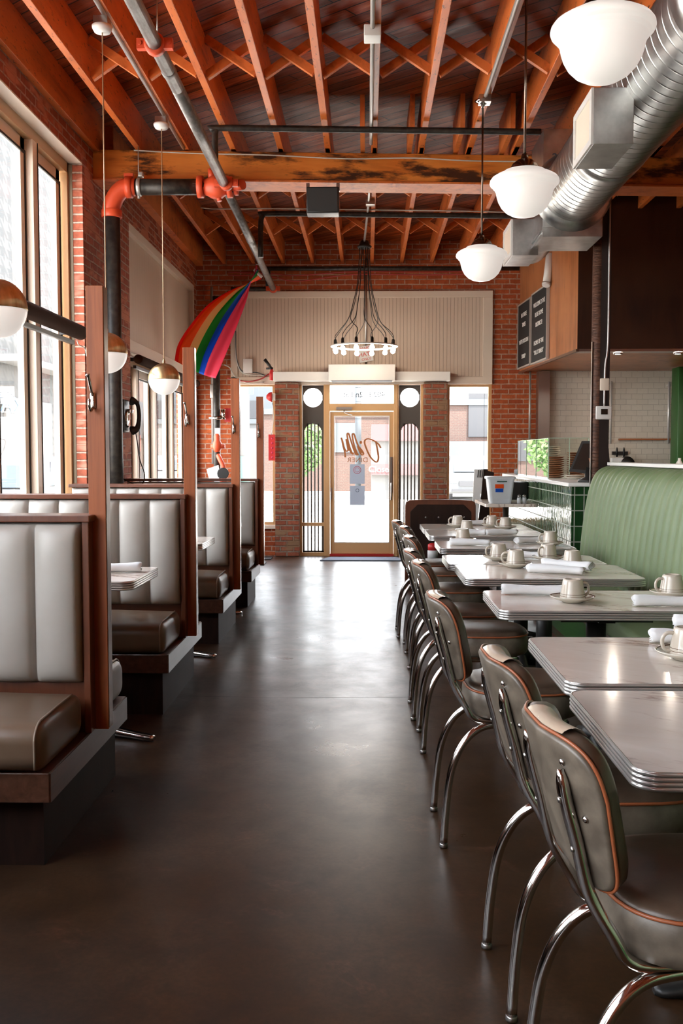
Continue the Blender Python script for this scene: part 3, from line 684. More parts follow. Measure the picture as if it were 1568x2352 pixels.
# trims: beadboard panel, fascia
t = sroot('trim_2')
b = MB(); b.box(-1.90, 1.80, YF-.03, YF, 2.60, 3.76); b.build('board_panel', 'bead', t)
b = MB()
for (x0, x1, z0, z1) in ((-1.98, 1.80, 3.74, 3.835), (-1.98, -1.88, 2.52, 3.74), (1.66, 1.80, 2.60, 3.74), (-1.98, 1.80, 2.50, 2.61)): b.box(x0, x1, YF-.05, YF-.001, z0, z1)
b.build('moulding', 'cream', t, bevel=.005)
b = MB(); b.box(-1.345, 1.18, YF-.26, YF-.002, 2.535, 2.665); struct('trim_3', b, 'white', bevel=.006)
ac = thing('air_curtain', 'white box shaped air curtain above the entrance door', 'air curtain', (-.077, YF-.28, 2.53))
b = MB(); b.rbox(-.47, .47, -.14, .27, 0, .225, r=.01, n=2, k=1); b.build('housing', 'white', ac)
b = MB(); b.box(-.43, .43, -.10, .2, -.006, .002); b.build('air_grille', 'ext_grey', ac)

# exterior ground
b = MB(); b.box(-60, 60, -30, 140, -.30, -.15); struct('floor_street', b, 'asphalt')
# ------------------------------------------------------------------ booths
def pad(b, x0, x1, z0, z1, y, depth, nch, sg, lean=0.0, mi=0):
    """channelled upholstery; bulges from plane y towards sg (-1: towards camera). seams at channel borders"""
    W = x1-x0; H = z1-z0
    def fn(u, v):
        # denser near the edges
        x = x0+W*u; z = z0+H*v
        t = (x1-x)/(W/nch); f = t-math.floor(t); c = abs(math.sin(PI*f))**.36 if 0 < u < 1 else 0
        ez = (1-abs(2*v-1)**9)**.5 if 0 < v < 1 else 0
        d = depth*(.25+.75*c)*ez if 0 < u < 1 else 0
        return (x, y+sg*d+lean*v, z)
    NU = nch*14; NV = 26
    us = [i/NU for i in range(NU+1)]; vs = [0, .004, .012, .03, .06, .10]+[.10+.8*i/12 for i in range(1, 12)]+[.9, .94, .97, .988, .996, 1]
    V = [fn(u, v) for v in vs for u in us]
    F = []
    n = len(us)
    for j in range(len(vs)-1):
        for i in range(n-1):
            a = j*n+i; q = [a, a+1, a+n+1, a+n]; F.append(q if sg < 0 else q[::-1])
    b.add(V, F, mi, True)
    return b
BL, BR = -2.44, -1.14
def booth(Y, label, rear=True, tops=2.14):
    t = thing('booth_bench', label, 'booth', (0, Y, 0), 0, 'booth benches under the windows')
    yr = .50 if rear else .16
    b = MB(); b.box(BL, -1.163, -.50, yr, 0, .25); b.build('base', 'dark_wood', t, label='dark kick base')
    b = MB(); b.box(BL, -1.12, -.56, yr+.05, .25, .358); b.build('seat_platform', 'trim_wood', t, bevel=.004)
    b = MB(); b.box(-1.1199, -1.116, -.555, yr+.045, .252, .355); b.build('platform_face', 'trim_wood', t)
    # central partition
    b = MB(); b.box(BL, -1.125, -.045, .045, .358, 1.20); b.build('back_panel', 'booth_wood', t)
    b = MB(); b.box(-1.135, -1.108, -.07, .075, .36, 1.215); b.build('end_panel', 'booth_wood', t, bevel=.003)
    b = MB(); b.box(BL-.02, -1.10, -.085, .085, 1.213, 1.240); b.build('cap_rail', 'booth_wood', t, bevel=.004)
    for sg in ((-1, 1) if rear else (-1,)):
        b = MB(); pad(b, BL, -1.143, .565, 1.208, sg*.045, .075, 7, sg); b.build('backrest_pad', 'vinyl_back', t)
        def wf(x, y, z, sg=sg):
            return (x, y, z)
        y0, y1 = (-.60, -.075) if sg < 0 else (.075, .58)
        b = MB(); b.rbox(BL, -1.132, y0, y1, .36, .535, r=(.035, .075, .06), n=5, k=8, crown=.028); b.build('seat_cushion', 'vinyl_seat', t)
        # piping arc along the end of the cushion
        yo = y0 if sg < 0 else y1; s = 1 if sg < 0 else -1
        pts = [(-1.158, yo+s*.004, .38)]+[(-1.158, yo+s*(.078-.078*math.cos(a)), .475+.064*math.sin(a)) for a in [i*PI/16 for i in range(0, 9)]]
        pts += [(-1.158, yo+s*.25, .541), (-1.158, yo+s*.44, .540)]
        b = MB(); b.tube(arc(pts, 3), .0045, 6); b.build('piping', 'piping_tan', t)
    # post with coat hook
    b = MB(); b.box(-1.125, -1.055, -.005, .065, .36, tops); p = b.build('post', 'post_wood', t, bevel=.002)
    b = MB(); b.box(-1.055, -1.0535, .002, .058, .365, tops-.003); b.build('post_sheen', 'post_sheen', p, label='pale band painting the sheen on the aisle side')  # light reflected off the post's aisle side, painted as a pale band
    hz = 1.70
    b = MB(); b.rbox(-1.112, -1.088, -.014, -.004, hz-.035, hz+.03, r=.006, n=2, k=1)
    b.tube(arc([(-1.10, -.012, hz-.03), (-1.10, -.045, hz-.045), (-1.10, -.062, hz-.02), (-1.10, -.055, hz+.0)], 5), [.006]*16, 8)
    b.tube(arc([(-1.10, -.012, hz+.02), (-1.10, -.035, hz+.045), (-1.102, -.055, hz+.085), (-1.106, -.06, hz+.10)], 5), [.006]*12+[.008, .0095, .011, .008], 8)
    b.build('coat_hook', 'chrome', p)
    return t
M['post_sheen'] = mat('pale painted sheen', (.34, .27, .24), 0.25, 0.3)  # pale tone paints the reflected light on the posts' aisle side
PY = (3.93, 5.99, 8.09, 9.96)
booth(1.87, 'high backed grey booth bench just left of the camera, outside the frame', tops=2.155)
booth(-.19, 'high backed grey booth bench behind and left of the camera, outside the frame', tops=2.155)
booth(PY[0], 'high backed grey booth bench nearest the camera, its seat cut by the left edge', tops=2.155)
booth(PY[1], 'high backed grey booth bench, second from the camera, behind the first booth table', tops=2.135)
booth(PY[2], 'high backed grey booth bench, third from the camera, beside the standpipe', tops=2.11)
booth(PY[3], 'single grey booth bench at the far end of the booths, closest to the entrance', rear=False, tops=2.07)

# tables -----------------------------------------------------------------
def rrect(x0, x1, y0, y1, r, n=6):
    P = []
    for cx_, cy_, a0 in ((x1-r, y1-r, 0), (x0+r, y1-r, PI/2), (x0+r, y0+r, PI), (x1-r, y0+r, 1.5*PI)):
        for i in range(n+1):
            a = a0+i*PI/2/n; P.append((cx_+r*math.cos(a), cy_+r*math.sin(a)))
    return P
def table_top(th, W, D, H=.75, r=.055, T=.046):
    hx, hy = W/2, D/2
    b = MB(); b.prism(rrect(-hx+.003, hx-.003, -hy+.003, hy-.003, r-.003), 'z', H-T+.004, H); b.build('tabletop', 'laminate', th)
    # ribbed edge band
    b = MB(); zs = []; nr = 4; off = []
    prof = [(0.000, H-T)]
    for k in range(nr):
        z0 = H-T+k*T/nr; z1 = z0+T/nr
        prof += [(.0045, z0+.0012), (.006, (z0+z1)/2), (.0045, z1-.0022), (.0005, z1-.0012)]
    prof += [(.0025, H+.0006), (-.001, H+.001), (-.003, H-.002)]
    rings = [[(p[0], p[1], z) for p in rrect(-hx-o, hx+o, -hy-o, hy+o, r+o)] for o, z in prof]
    nn = len(prof)
    def mi(k, i): return 1 if (k % 4 == 0 and 0 < k < nn-4) or k == 0 else 0
    b.loft(rings, mi, True, False)
    b.build('metal_edge', ['edge', 'edge_groove'], th, label='ribbed aluminium edge')
def xbase(th, mats='black', arm=.36, rr=.030, hh=.03, chrome=False, yarm=None, rot=0.0):
    yarm = yarm or arm
    for k, (dx, dy, L) in enumerate(((1, 0, arm), (-1, 0, arm), (0, 1, yarm), (0, -1, yarm))):
        b = MB()
        rings = []
        for t in [i/8 for i in range(9)]:
            s = .03+L*t; w = .040*(1-.35*t); h = .075*(1-t)**1.3+.028
            x, y = dx*s, dy*s; px, py = -dy*w, dx*w
            if t == 1: w *= .7
            rings.append([(x+px, y+py, .006), (x+px, y+py, h*.7), (x+px*.6, y+py*.6, h), (x-px*.6, y-py*.6, h), (x-px, y-py, h*.7), (x-px, y-py, .006)])
        e = .03+L+.018
        rings.append([(dx*e+px*.5, dy*e+py*.5, .006), (dx*e+px*.5, dy*e+py*.5, .018), (dx*e+px*.3, dy*e+py*.3, .024), (dx*e-px*.3, dy*e-py*.3, .024), (dx*e-px*.5, dy*e-py*.5, .018), (dx*e-px*.5, dy*e-py*.5, .006)])
        b.loft(rings, 0, True, True, True)
        b.lathe([(.016, 0), (.018, .006)], (dx*(.0+L), dy*(.0+L), 0), 10)
        b.build('base_foot', mats, th).rotation_euler = (0, 0, rot)
def ped_table(name, label, X, Y, W, D, group, H=.75, mats='black', arm=.36, col=.05, cx_off=0.0, rot=0.0, yarm=None):
    th = thing(name, label, 'table', (X, Y, 0), 0, group)
    table_top(th, W, D, H)
    b = MB(); b.lathe([(col, .06), (col, H-.07)], (cx_off, 0, 0), 20)
    b.lathe([(.075, .055), (.07, .09), (col, .12)], (cx_off, 0, 0), 20); b.build('column', 'black', th)
    b = MB(); b.box(-.22+cx_off, .22+cx_off, -.22, -.16, H-.075, H-.047); b.box(-.22+cx_off, .22+cx_off, .16, .22, H-.075, H-.047); b.box(-.04+cx_off, .04+cx_off, -.22, .22, H-.08, H-.047); b.build('top_bracket', 'black', th)
    xbase(th, mats, arm, rot=rot, yarm=yarm)
    return th
TX = 1.155
tabs = [('nearest the camera, cut by the right edge', 2.63, .79), ('second from the camera, pushed against the nearest one', 3.515, .80), ('third from the camera, standing alone before a gap', 4.93, .70),
        ('fourth from the camera, with two crossed napkin rolls', 6.15, .76), ('fifth from the camera, its front edge hidden by the fourth', 6.86, .62), ('sixth from the camera, before the green tiled counter', 7.98, .68),
        ('seventh from the camera, with two napkin rolls end to end', 9.18, .70), ('farthest of the row, beside the dark wooden bench', 9.97, .84)]
TB = []
for i, (l, y, d) in enumerate(tabs):
    xo = [0.0, .02, 0, -.04, -.075, -.05, -.06, -.065][i]
    TB.append(ped_table('dining_table', 'marbled table '+l, TX+xo, y, 1.06, d, 'rectangular tables along the banquette', H=.75 if i != 4 else .748, arm=min(.36, d/2-.075)))
# booth tables
for i, (y, l) in enumerate(((4.97, 'booth table with a napkin roll on it, between the first two booths'), (7.05, 'booth table between the second and third booths, mostly hidden'), (8.90, 'booth table between the third and the end booth, hidden behind the seats'))):
    ped_table('booth_table', l, -1.75 if i < 2 else -1.66, y+(.25 if i < 2 else .12), 1.12 if i < 2 else .92, .66, 'tables inside the booths', H=.84, mats='chrome', arm=.65 if i < 2 else .45, rot=math.radians(-21 if i < 2 else 0), yarm=.17)

# chairs ---------------------------------------------------------------------
def make_chair():
    t = thing('diner_chair', 'x', 'chair', (0, 0, 0), 0, 'chrome diner chairs along the aisle')
    # seat, rounded square (superellipse) with piping
    def se(r, a, e=3.0):
        c, s = math.cos(a), math.sin(a)
        return (r*math.copysign(abs(c)**(2/e), c), r*math.copysign(abs(s)**(2/e), s))
    N = 40; prof = [(.150, .487), (.195, .484), (.212, .492), (.219, .52), (.220, .55), (.216, .578), (.213, .583), (.214, .588), (.205, .600), (.175, .609), (.10, .615), (.02, .617)]
    b = MB(); rings = [[(*se(r, k*2*PI/N), z) for k in range(N)] for r, z in prof]
    b.loft(rings, lambda k, i: 1 if k >= 6 else 0, True, True)
    s = b.build('seat', ['vinyl_chair', 'vinyl_chair_top'], t)
    b = MB(); P = [(*se(.2175, k*2*PI/N), .586) for k in range(N+1)]
    rings = []
    for k in range(N):
        p = Vector(P[k]); a = k*2*PI/N; d = Vector((p.x, p.y, 0)).normalized()
        rings.append([p+(d*math.cos(q*2*PI/6)+Vector((0, 0, 1))*math.sin(q*2*PI/6))*.0045 for q in range(6)])
    rings.append(rings[0]); b.loft(rings, 0, True, False); b.build('piping', 'piping', s)
    b = MB(); b.lathe([(.16, .47), (.17, .472), (.17, .487), (.16, .489)], n=32); b.build('seat_ring', 'black', t)
    # curved back pad. s in [-1,1] across, v height
    HW = .64; RB = .335; zc0, zc1 = .625, .935     # half angle, radius
    def backpt(sx, v, off):
        """off: outward (towards rear) offset"""
        a = sx*HW; wid = 1.0
        zz = zc0+(zc1-zc0)*v
        lean = -.325-.085*((zz-.625)/.31)+.046
        R = RB
        x = lean + R*(1-math.cos(a)); y = R*math.sin(a)*1.03
        nx, ny = -math.cos(a), math.sin(a)
        return Vector((x+nx*off, y+ny*off, zz-off*.22))
    def outline(k, n):   # rounded trapezoid outline in (s,v)
        a = k*2*PI/n+PI/n; c, s_ = math.cos(a), math.sin(a)
        e = 4.6 if s_ > 0 else 8.0
        x = math.copysign(abs(c)**(2/e), c); y = math.copysign(abs(s_)**(2/e), s_)
        v = .5+.5*y; return (x*(.86+.14*min(1, v*1.6)), v)
    n = 56
    cen = (0, .5)
    def ring(shr, off):
        return [backpt(cen[0]+(outline(k, n)[0]-cen[0])*shr, cen[1]+(outline(k, n)[1]-cen[1])*shr, off) for k in range(n)]
    b = MB()
    rings = [ring(.05, .012), ring(.4, .012), ring(.75, .012), ring(.955, .012), ring(.985, .008), ring(.995, 0)]
    b.loft(rings, 0, True, True); 
    rings = [ring(.995, 0), ring(1.0, -.014), ring(.985, -.034), ring(.94, -.047), ring(.80, -.055), ring(.4, -.058), ring(.05, -.058)]
    b.loft(rings, 1, True, True)
    bk = b.build('backrest', ['vinyl_chair', 'vinyl_chair_top'], t)
    b = MB(); rr = []
    pr = ring(1.005, .001)
    for k in range(n):
        p = pr[k]; q = (pr[(k+1) % n]-pr[k-1]).normalized(); u = Vector((-1, 0, 0)); u = (u-q*u.dot(q)).normalized(); w = q.cross(u)
        rr.append([p+(u*math.cos(a*PI/3)+w*math.sin(a*PI/3))*.0040 for a in range(6)])
    rr.append(rr[0]); b.loft(rr, 0, True, False); b.build('piping', 'piping', bk)
    # tan grip over the top middle
    b = MB(); rr = []
    for i in range(15):
        sx = -.62+.95*i/14; ring_ = []
        for o, vv in ((-.003, 1.004), (-.010, 1.012), (-.022, 1.014), (-.036, 1.004), (-.050, .975), (-.0595, .92)):
            ring_.append(backpt(sx, vv, o))
        rr.append(ring_)
    b.loft(rr, 0, False, False); b.build('top_grip', 'vinyl_handle', bk, label='pale tan grip strip on the top edge')
    # rivets
    for sx, v in ((-.62, .84), (.62, .84), (-.74, .50), (.74, .50)):
        p = backpt(sx, v, .012); q = backpt(sx, v, .017); b = MB()
        d = (q-p).normalized(); b.tube([p, p+d*.003, p+d*.006], [.008, .007, .002], 10); b.build('rivet', 'chrome', bk)
    for sg in (-1, 1):
        y = sg*.105
        def Y(v): return y
        # back tube: flattened tip then down, under the seat
        top = backpt(sg*.60, .80, .018); mid = backpt(sg*.60, .35, .024); low = backpt(sg*.60, .0, .026)
        pts = arc([top, backpt(sg*.60, .6, .024), mid, low, Vector((-.232, sg*.150, .535)), Vector((-.205, sg*.150, .49)), Vector((-.16, sg*.150, .474)), Vector((-.05, sg*.15, .474)), Vector((.15, sg*.15, .474))], 5)
        rad = [.006, .010, .0125, .0135, .0135]+[.0135]*(len(pts)-5)
        b = MB(); b.tube(pts, rad, 12); fr = b.build('back_tube', 'chrome', t)
        for v in (.62, .30):
            p = backpt(sg*.60, v, .034); b = MB(); b.tube([p, p+Vector((-.005, 0, 0)), p+Vector((-.007, 0, 0))], [.0065, .006, .002], 8); b.build('bolt', 'steel', fr)
        # rear leg and front leg
        for fx, nm in ((-1, 'leg'), (1, 'leg')):
            ex = -.315 if fx < 0 else .235
            k = abs(ex)/.315
            P = [(ex, sg*.190, .014), (ex*.965, sg*.184, .17), (ex*.90, sg*.178, .30), (ex*.76, sg*.170, .395), (ex*.56, sg*.160, .448), (ex*.30, sg*.150, .462), (.0, sg*.142, .462)]
            b = MB(); b.tube(arc(P, 6), .0145, 12, caps=True); lg = b.build(nm, 'chrome', t)
            b = MB(); b.lathe([(.010, 0), (.0155, .002), (.0165, .008), (.0160, .014), (.0145, .017)], (ex, sg*.190, 0), 14); b.build('foot_cap', 'steel', lg)
    b = MB(); b.box(-.16, .16, -.16, -.13, .462, .474); b.box(-.16, .16, .13, .16, .462, .474); b.box(-.02, .02, -.16, .16, .464, .476); b.build('seat_bracket', 'black', t)
    return t
ch0 = make_chair()
chs = [(.705, 2.05, .075, 'grey vinyl chrome diner chair nearest the camera, cut by the bottom right corner'),
       (.685, 2.70, .05, 'grey vinyl chrome diner chair, second from the camera, its back just behind the nearest one'),
       (.60, 3.83, .03, 'grey vinyl chrome diner chair, third from the camera, round seat side seen whole'),
       (.595, 4.99, 0, 'grey vinyl chrome diner chair, fourth from the camera, at the table standing alone'),
       (.575, 5.60, 0, 'grey vinyl chrome diner chair, fifth from the camera, close behind the fourth'),
       (.61, 6.54, 0, 'grey vinyl chrome diner chair, sixth from the camera, at the middle of the row'),
       (.61, 7.44, 0, 'grey vinyl chrome diner chair, seventh from the camera, second from the far end'),
       (.57, 8.08, 0, 'grey vinyl chrome diner chair at the far end of the row, closest to the door')]
for i, (x, y, rz, l) in enumerate(chs):
    o = ch0 if i == 0 else dup(ch0)
    o.location = (x, y, 0); o.rotation_euler = (0, 0, rz); o['label'] = l

# cups, saucers, napkin rolls ----------------------------------------------------
def make_cup():
    t = thing('coffee_mug', 'x', 'mug', (0, 0, 0), 0, 'upturned cream mugs on the tables')
    prof = [(.052, .001), (.0605, 0), (.063, .003), (.0625, .012), (.0612, .0175), (.0610, .0195), (.060, .028), (.0595, .030), (.057, .046), (.0525, .072), (.0495, .090), (.047, .098), (.043, .102), (.037, .103), (.034, .1015), (.032, .097), (0, .097)]
    b = MB(); b.lathe(prof, n=36, mi=lambda k, i: 1 if k in (4, 6) else 0)
    b.build('body', ['china', 'china_band'], t)
    b = MB(); pts = arc([(.050, 0, .082), (.072, 0, .081), (.087, 0, .066), (.090, 0, .046), (.084, 0, .028), (.073, 0, .018), (.060, 0, .017)], 5)
    b.tube(pts, .0068, 10, flat=1.0); b.build('handle', 'china', t)
    return t
def make_saucer():
    prof = [(0, .006), (.040, .005), (.044, 0), (.050, 0), (.056, .006), (.085, .014), (.103, .023), (.110, .028), (.1115, .0305), (.110, .032), (.1035, .029), (.085, .020), (.06, .013), (.045, .011), (0, .011)]
    b = MB(); b.lathe(prof, n=48, mi=lambda k, i: 1 if k in (9,) else 0)
    o = b.build('saucer', ['china_saucer', 'china_band']); tag(o, 'x', 'saucer', 'cream saucers under the mugs'); return o
def make_napkin(seed, L=.32, R=.033):
    rn = random.Random(seed); ph = rn.uniform(0, 6)
    b = MB(); turns = 2.6; N = 64; K = 14
    def fn(u, v):
        th = u*turns*2*PI + .6; r = .006+(R-.006)*(u**.85)
        x = (v-.5)*L*(1+.03*math.sin(3*th+ph))
        w = 1+.10*math.sin(v*5+ph+th*.5)*u+.035*math.sin(v*23+ph*2+th*2)*u
        bl = 1+.08*math.sin(2*PI*v+ph)*u
        rr = r*w*bl
        z = rr*math.sin(th)*.80+R*.86
        return (x, rr*math.cos(th)*1.08, max(.0015, z))
    b.grid(fn, N, K)
    # loose flap lying on the table
    def fl(u, v):
        x = (v-.5)*L*(.98-.5*u); th = .6+turns*2*PI; a = fn(1, v)
        return (a[0]*(1-.35*u), a[1]+.018*u, max(.0015, a[2]*(1-u)**1.5+.0015))
    b.grid(fl, 4, K)
    o = b.build('napkin_roll', 'linen', solid=.0022); tag(o, 'x', 'napkin roll', 'white linen napkin rolls'); return o
TZ = .7515
cup0 = make_cup(); sau0 = make_saucer(); naps = [make_napkin(s) for s in (1, 2, 3)]
ordn = ['first', 'second', 'third', 'fourth', 'fifth', 'sixth', 'seventh', 'farthest']
cups = [ # x, y, handle dir deg, label, saucer?
  (1.145, 3.50, 180, 'the second table, cut by the right edge', 1),
  (1.02, 4.86, 20, 'the third table, middle, before a napkin roll', 1),
  (1.570, 5.06, 190, 'the third table, right end, at its back edge', 1),
  (.965, 6.36, 170, 'the fourth table, leftmost, before its far edge', 1),
  (1.325, 6.34, 60, 'the fourth table, right, behind the two crossed napkin rolls', 1),
  (.912, 6.80, 190, 'the fifth table, left', 1),
  (1.250, 6.78, 215, 'the fifth table, right, handle towards the camera', 1),
  (.80, 8.18, 100, 'the sixth table, left, behind a napkin roll', 1),
  (1.475, 7.92, 190, 'the sixth table, right end', 1),
  (.935, 9.20, 90, 'the seventh table, left', 1),
  (.915, 9.93, 185, 'the farthest table, left', 1),
  (1.265, 9.97, 200, 'the farthest table, middle, its handle to the left', 1),
  (1.36, 9.66, 190, 'the farthest table, rightmost, near its front edge', 1)]
for i, (x, y, a, l, s) in enumerate(cups):
    z = TZ
    so = sau0 if i == 0 else dup(sau0); so.location = (x, y, z); so['label'] = 'cream saucer under the mug on '+l
    o = cup0 if i == 0 else dup(cup0); o.location = (x, y, z+.0125); o.rotation_euler = (0, 0, math.radians(a)); o['label'] = 'upturned cream mug on '+l
nps = [ # x,y,rot deg, scale, z, label
  (1.27, 3.79, -8, 1.05, 0, 'the second table, at its back, rounded end left'),
  (1.36, 3.84, -22, .95, .045, 'the second table, resting on the other roll there'),
  (.885, 5.10, -6, 1.12, 0, 'the third table, left of the mug, along the back edge'),
  (1.47, 4.72, -6, 1.15, 0, 'the third table, right, before the second mug'),
  (1.16, 6.03, -28, 1.10, 0, 'the fourth table, front one of two crossed rolls'),
  (1.25, 6.12, -40, 1.05, .02, 'the fourth table, rear one of two crossed rolls'),
  (1.13, 6.90, -20, 1.0, 0, 'the fifth table, between its two mugs'),
  (.83, 7.90, -12, 1.0, 0, 'the sixth table, left, before the mug'),
  (1.345, 8.10, 24, .85, 0, 'the sixth table, right, behind the mug'),
  (1.00, 8.94, -6, .50, 0, 'the seventh table, shorter left one of two rolls end to end'),
  (1.22, 8.95, 12, .95, 0, 'the seventh table, longer right one of two rolls end to end'),
  (1.10, 10.20, 6, .8, 0, 'the farthest table, between the mugs'),
  (-1.40, 5.27, 14, 1.05, .09, 'the booth table behind the first tall post')]
for i, (x, y, a, s, dz, l) in enumerate(nps):
    src = naps[i % 3]; o = src if i < 3 else dup(src)
    o.location = (x, y, TZ+dz); o.rotation_euler = (0, 0, math.radians(a)); o.scale = (s, 1, 1); o['label'] = 'rolled white napkin on '+l

# green banquette -------------------------------------------------------------------
t = thing('banquette', 'long sage green channel tufted banquette along the right side', 'banquette', (0, 0, 0))
Y0, Y1 = -1.0, 8.83; pitch = .152; nch = int((Y1-Y0)/pitch)
b = MB(); prof = []   # (x,z) from seat up over the top
for i in range(9): prof.append((1.93+.055*i/8, .46+.52*i/8))
for i in range(1, 7): a = i*PI/12; prof.append((2.10-.115*math.cos(a)+.0, .98+.27*(i/6)+.0))
pp = [(1.93, .46), (1.945, .62), (1.96, .80), (1.985, 1.00), (2.01, 1.14), (2.035, 1.23), (2.065, 1.29), (2.105, 1.325), (2.16, 1.338), (2.22, 1.34)]
PR = [(p.x, p.z) for p in arc([(x, 0, z) for x, z in pp], 3)]
def ban(u, v):
    y = Y1-u*nch*pitch; f = (u*nch) % 1.0
    k = v*(len(PR)-1); i = min(int(k), len(PR)-2); fr = k-i
    x = PR[i][0]*(1-fr)+PR[i+1][0]*fr; z = PR[i][1]*(1-fr)+PR[i+1][1]*fr
    dx, dz = PR[i+1][0]-PR[i][0], PR[i+1][1]-PR[i][1]; L = math.hypot(dx, dz); nx, nz = -dz/L, dx/L
    bu = (1-abs(2*f-1)**2.6)*.046
    return (x+nx*bu, y, z+nz*bu)
b.grid(ban, nch*16, len(PR)-1); b.build('channelled_back', 'vinyl_green', t)
b = MB(); b.prism([(1.96, .46), (2.01, 1.05), (2.09, 1.30), (2.22, 1.335), (2.22, .46)], 'y', Y1-.01, Y1+.012); b.build('end_panel', 'vinyl_green', t)
b = MB(); b.rbox(1.50, 1.98, Y0, Y1, .34, .47, r=.035, n=4, k=3); b.build('seat_cushion', 'vinyl_green', t)
b = MB(); b.box(1.56, 2.2, Y0, Y1, .03, .335); b.build('base', 'green_paint', t)
b = MB(); b.box(1.525, 1.56, Y0, Y1, .30, .34); b.build('seat_rail', 'trim_wood', t)
b = MB(); b.box(1.50, 1.58, Y0, Y1, .001, .05); b.build('kick_rail', 'trim_wood', t)
b = MB(); b.box(2.15, 2.36, Y0, Y1+.02, 1.388, 1.414); t2 = tag(b.build('ledge_top', 'white_plastic'), 'white ledge running along the top of the green banquette', 'ledge')
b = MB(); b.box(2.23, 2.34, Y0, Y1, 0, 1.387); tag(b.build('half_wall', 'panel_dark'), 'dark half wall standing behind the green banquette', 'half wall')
# ------------------------------------------------------------------ pendants
def school(x, y, z, label, ztop):
    t = thing('schoolhouse_pendant', label, 'pendant lamp', (x, y, z), 0, 'white schoolhouse pendants over the tables')
    # z = rim height
    prof = [(.075, .075), (.080, .070), (.120, .066), (.130, .052), (.165, .042), (.188, .028), (.198, .014), (.2005, .002), (.197, -.008), (.186, -.014), (.183, -.017), (.182, -.024), (.174, -.029), (.172, -.033), (.170, -.040), (.166, -.046), (.162, -.060), (.158, -.080), (.150, -.105), (.132, -.138), (.105, -.166), (.070, -.186), (.03, -.196), (0, -.198)]
    b = MB(); b.lathe(prof, n=48); b.build('glass_shade', 'opal', t)
    b = MB(); b.lathe([(0, .165), (.016, .165), (.020, .150), (.022, .138), (.045, .128), (.070, .108), (.084, .082), (.088, .066), (.082, .062)], n=32); b.build('fitter', 'bronze', t)
    b = MB(); b.tube([(0, 0, .15), (0, 0, ztop-z)], .0075, 8); b.build('rod', 'bronze', t)
    b = MB(); b.lathe([(.010, ztop-z-.05), (.02, ztop-z-.03), (.055, ztop-z-.012), (.062, ztop-z)], n=24); b.build('canopy', 'chrome', t)
    b = MB(); b.tube([(.08, .0, .085), (.098, 0, .085), (.100, 0, .085)], [.006, .006, .003], 8); b.build('thumb_screw', 'chrome', t)
school(.911, 3.93, 3.125, 'largest looking white glass pendant at the top right corner', ZJ-.01)
school(.909, 5.81, 3.055, 'white glass schoolhouse pendant in the middle of the three, before the duct', ZJ-.01)
school(.888, 7.76, 3.028, 'white glass schoolhouse pendant farthest away, above the menu boards', ZJ-.03)
def globe(x, y, z, label):
    t = thing('globe_pendant', label, 'pendant lamp', (x, y, z), 0, 'brass and white globe pendants over the booths')
    R = .131
    b = MB(); b.lathe([(R*.985*math.cos(a), -R*.985*math.sin(a)) for a in [i*PI/2/14 for i in range(15)]], n=40); b.build('glass_bowl', 'opal_globe', t)
    b = MB(); b.lathe([(R*1.0, -.004)]+[(R*math.cos(a), R*math.sin(a)) for a in [i*PI/2/14 for i in range(14)]]+[(.012, R), (.012, R+.02), (.006, R+.028), (.004, R+.04)], n=40); b.build('brass_dome', 'brass', t)
    b = MB(); b.tube([(0, 0, R+.02), (0, 0, 4.16-z)], .0042, 8); b.build('cord', 'cord_tan', t)
    b = MB(); b.lathe([(.0, 4.125-z), (.05, 4.128-z), (.062, 4.15-z), (.064, 4.165-z), (0, 4.17-z)], n=28); b.build('canopy', 'white', t)
    b = MB(); b.box(-.045, .045, -.045, .045, 4.165-z, 4.215-z); b.build('junction_box', 'steel', t)
M['cord_tan'] = mat('tan lamp cord', (.45, .30, .18), 0.4, 0.2)
globe(-1.635, 4.33, 2.125, 'brass topped globe pendant at the left edge of the photo')
globe(-1.665, 6.27, 2.130, 'brass topped globe pendant partly hidden by the nearest tall post')
globe(-1.675, 8.09, 2.103, 'brass topped globe pendant farthest back, hanging by the wall telephone')

# chandelier
cx_, cy_ = -.04, 12.8; cz_ = 2.885
t = thing('bulb_chandelier', 'ring chandelier of bare bulbs on black cords before the entrance panel', 'chandelier', (cx_, cy_, cz_))
b = MB(); rr = []
for k in range(61):
    a = k*2*PI/60; c, s = math.cos(a), math.sin(a)
    rr.append([((.40+dx)*c, (.40+dx)*s, dz) for dx, dz in ((-.028, -.008), (.035, -.008), (.040, 0), (.035, .008), (-.028, .008))])
b.loft(rr, 0, True, False, False); b.build('ring', 'white', t)
zt2 = 4.19-cz_
b = MB(); b.lathe([(.0, zt2-.055), (.085, zt2-.05), (.095, zt2-.03), (.07, zt2-.01), (.05, zt2+.04), (0, zt2+.045)], n=28); b.build('canopy', 'black', t)
for k in range(12):
    a = (k+.5)*PI/6; c, s = math.cos(a), math.sin(a); x, y = .385*c, .385*s
    b = MB(); b.lathe([(0, .085), (.012, .083), (.020, .065), (.021, .012), (.026, .006), (.026, -.002)], (x, y, 0), 14); so = b.build('socket', 'black', t)
    b = MB(); b.lathe([(.013, -.004), (.016, -.018), (.030, -.045), (.031, -.060), (.022, -.078), (0, -.086)], (x, y, 0), 16); b.build('bulb', 'bulb', so)
    j = .5+.5*((k*7) % 5)/5; a2 = a+(.5 if k % 2 else -.4)*((k % 3)-.5)
    c2, s2 = math.cos(a2), math.sin(a2)
    pts = arc([(.06*c, .06*s, zt2-.04), (.10*c2, .10*s2, zt2*.62), (.16*c2, .16*s2, zt2*.42), (.23*c2, .23*s2, zt2*.26), (.33*c, .33*s, zt2*.15), (x, y, .125), (x, y, .08)], 5)
    b = MB(); b.tube(pts, .0052, 6); b.build('cord', 'black', t)

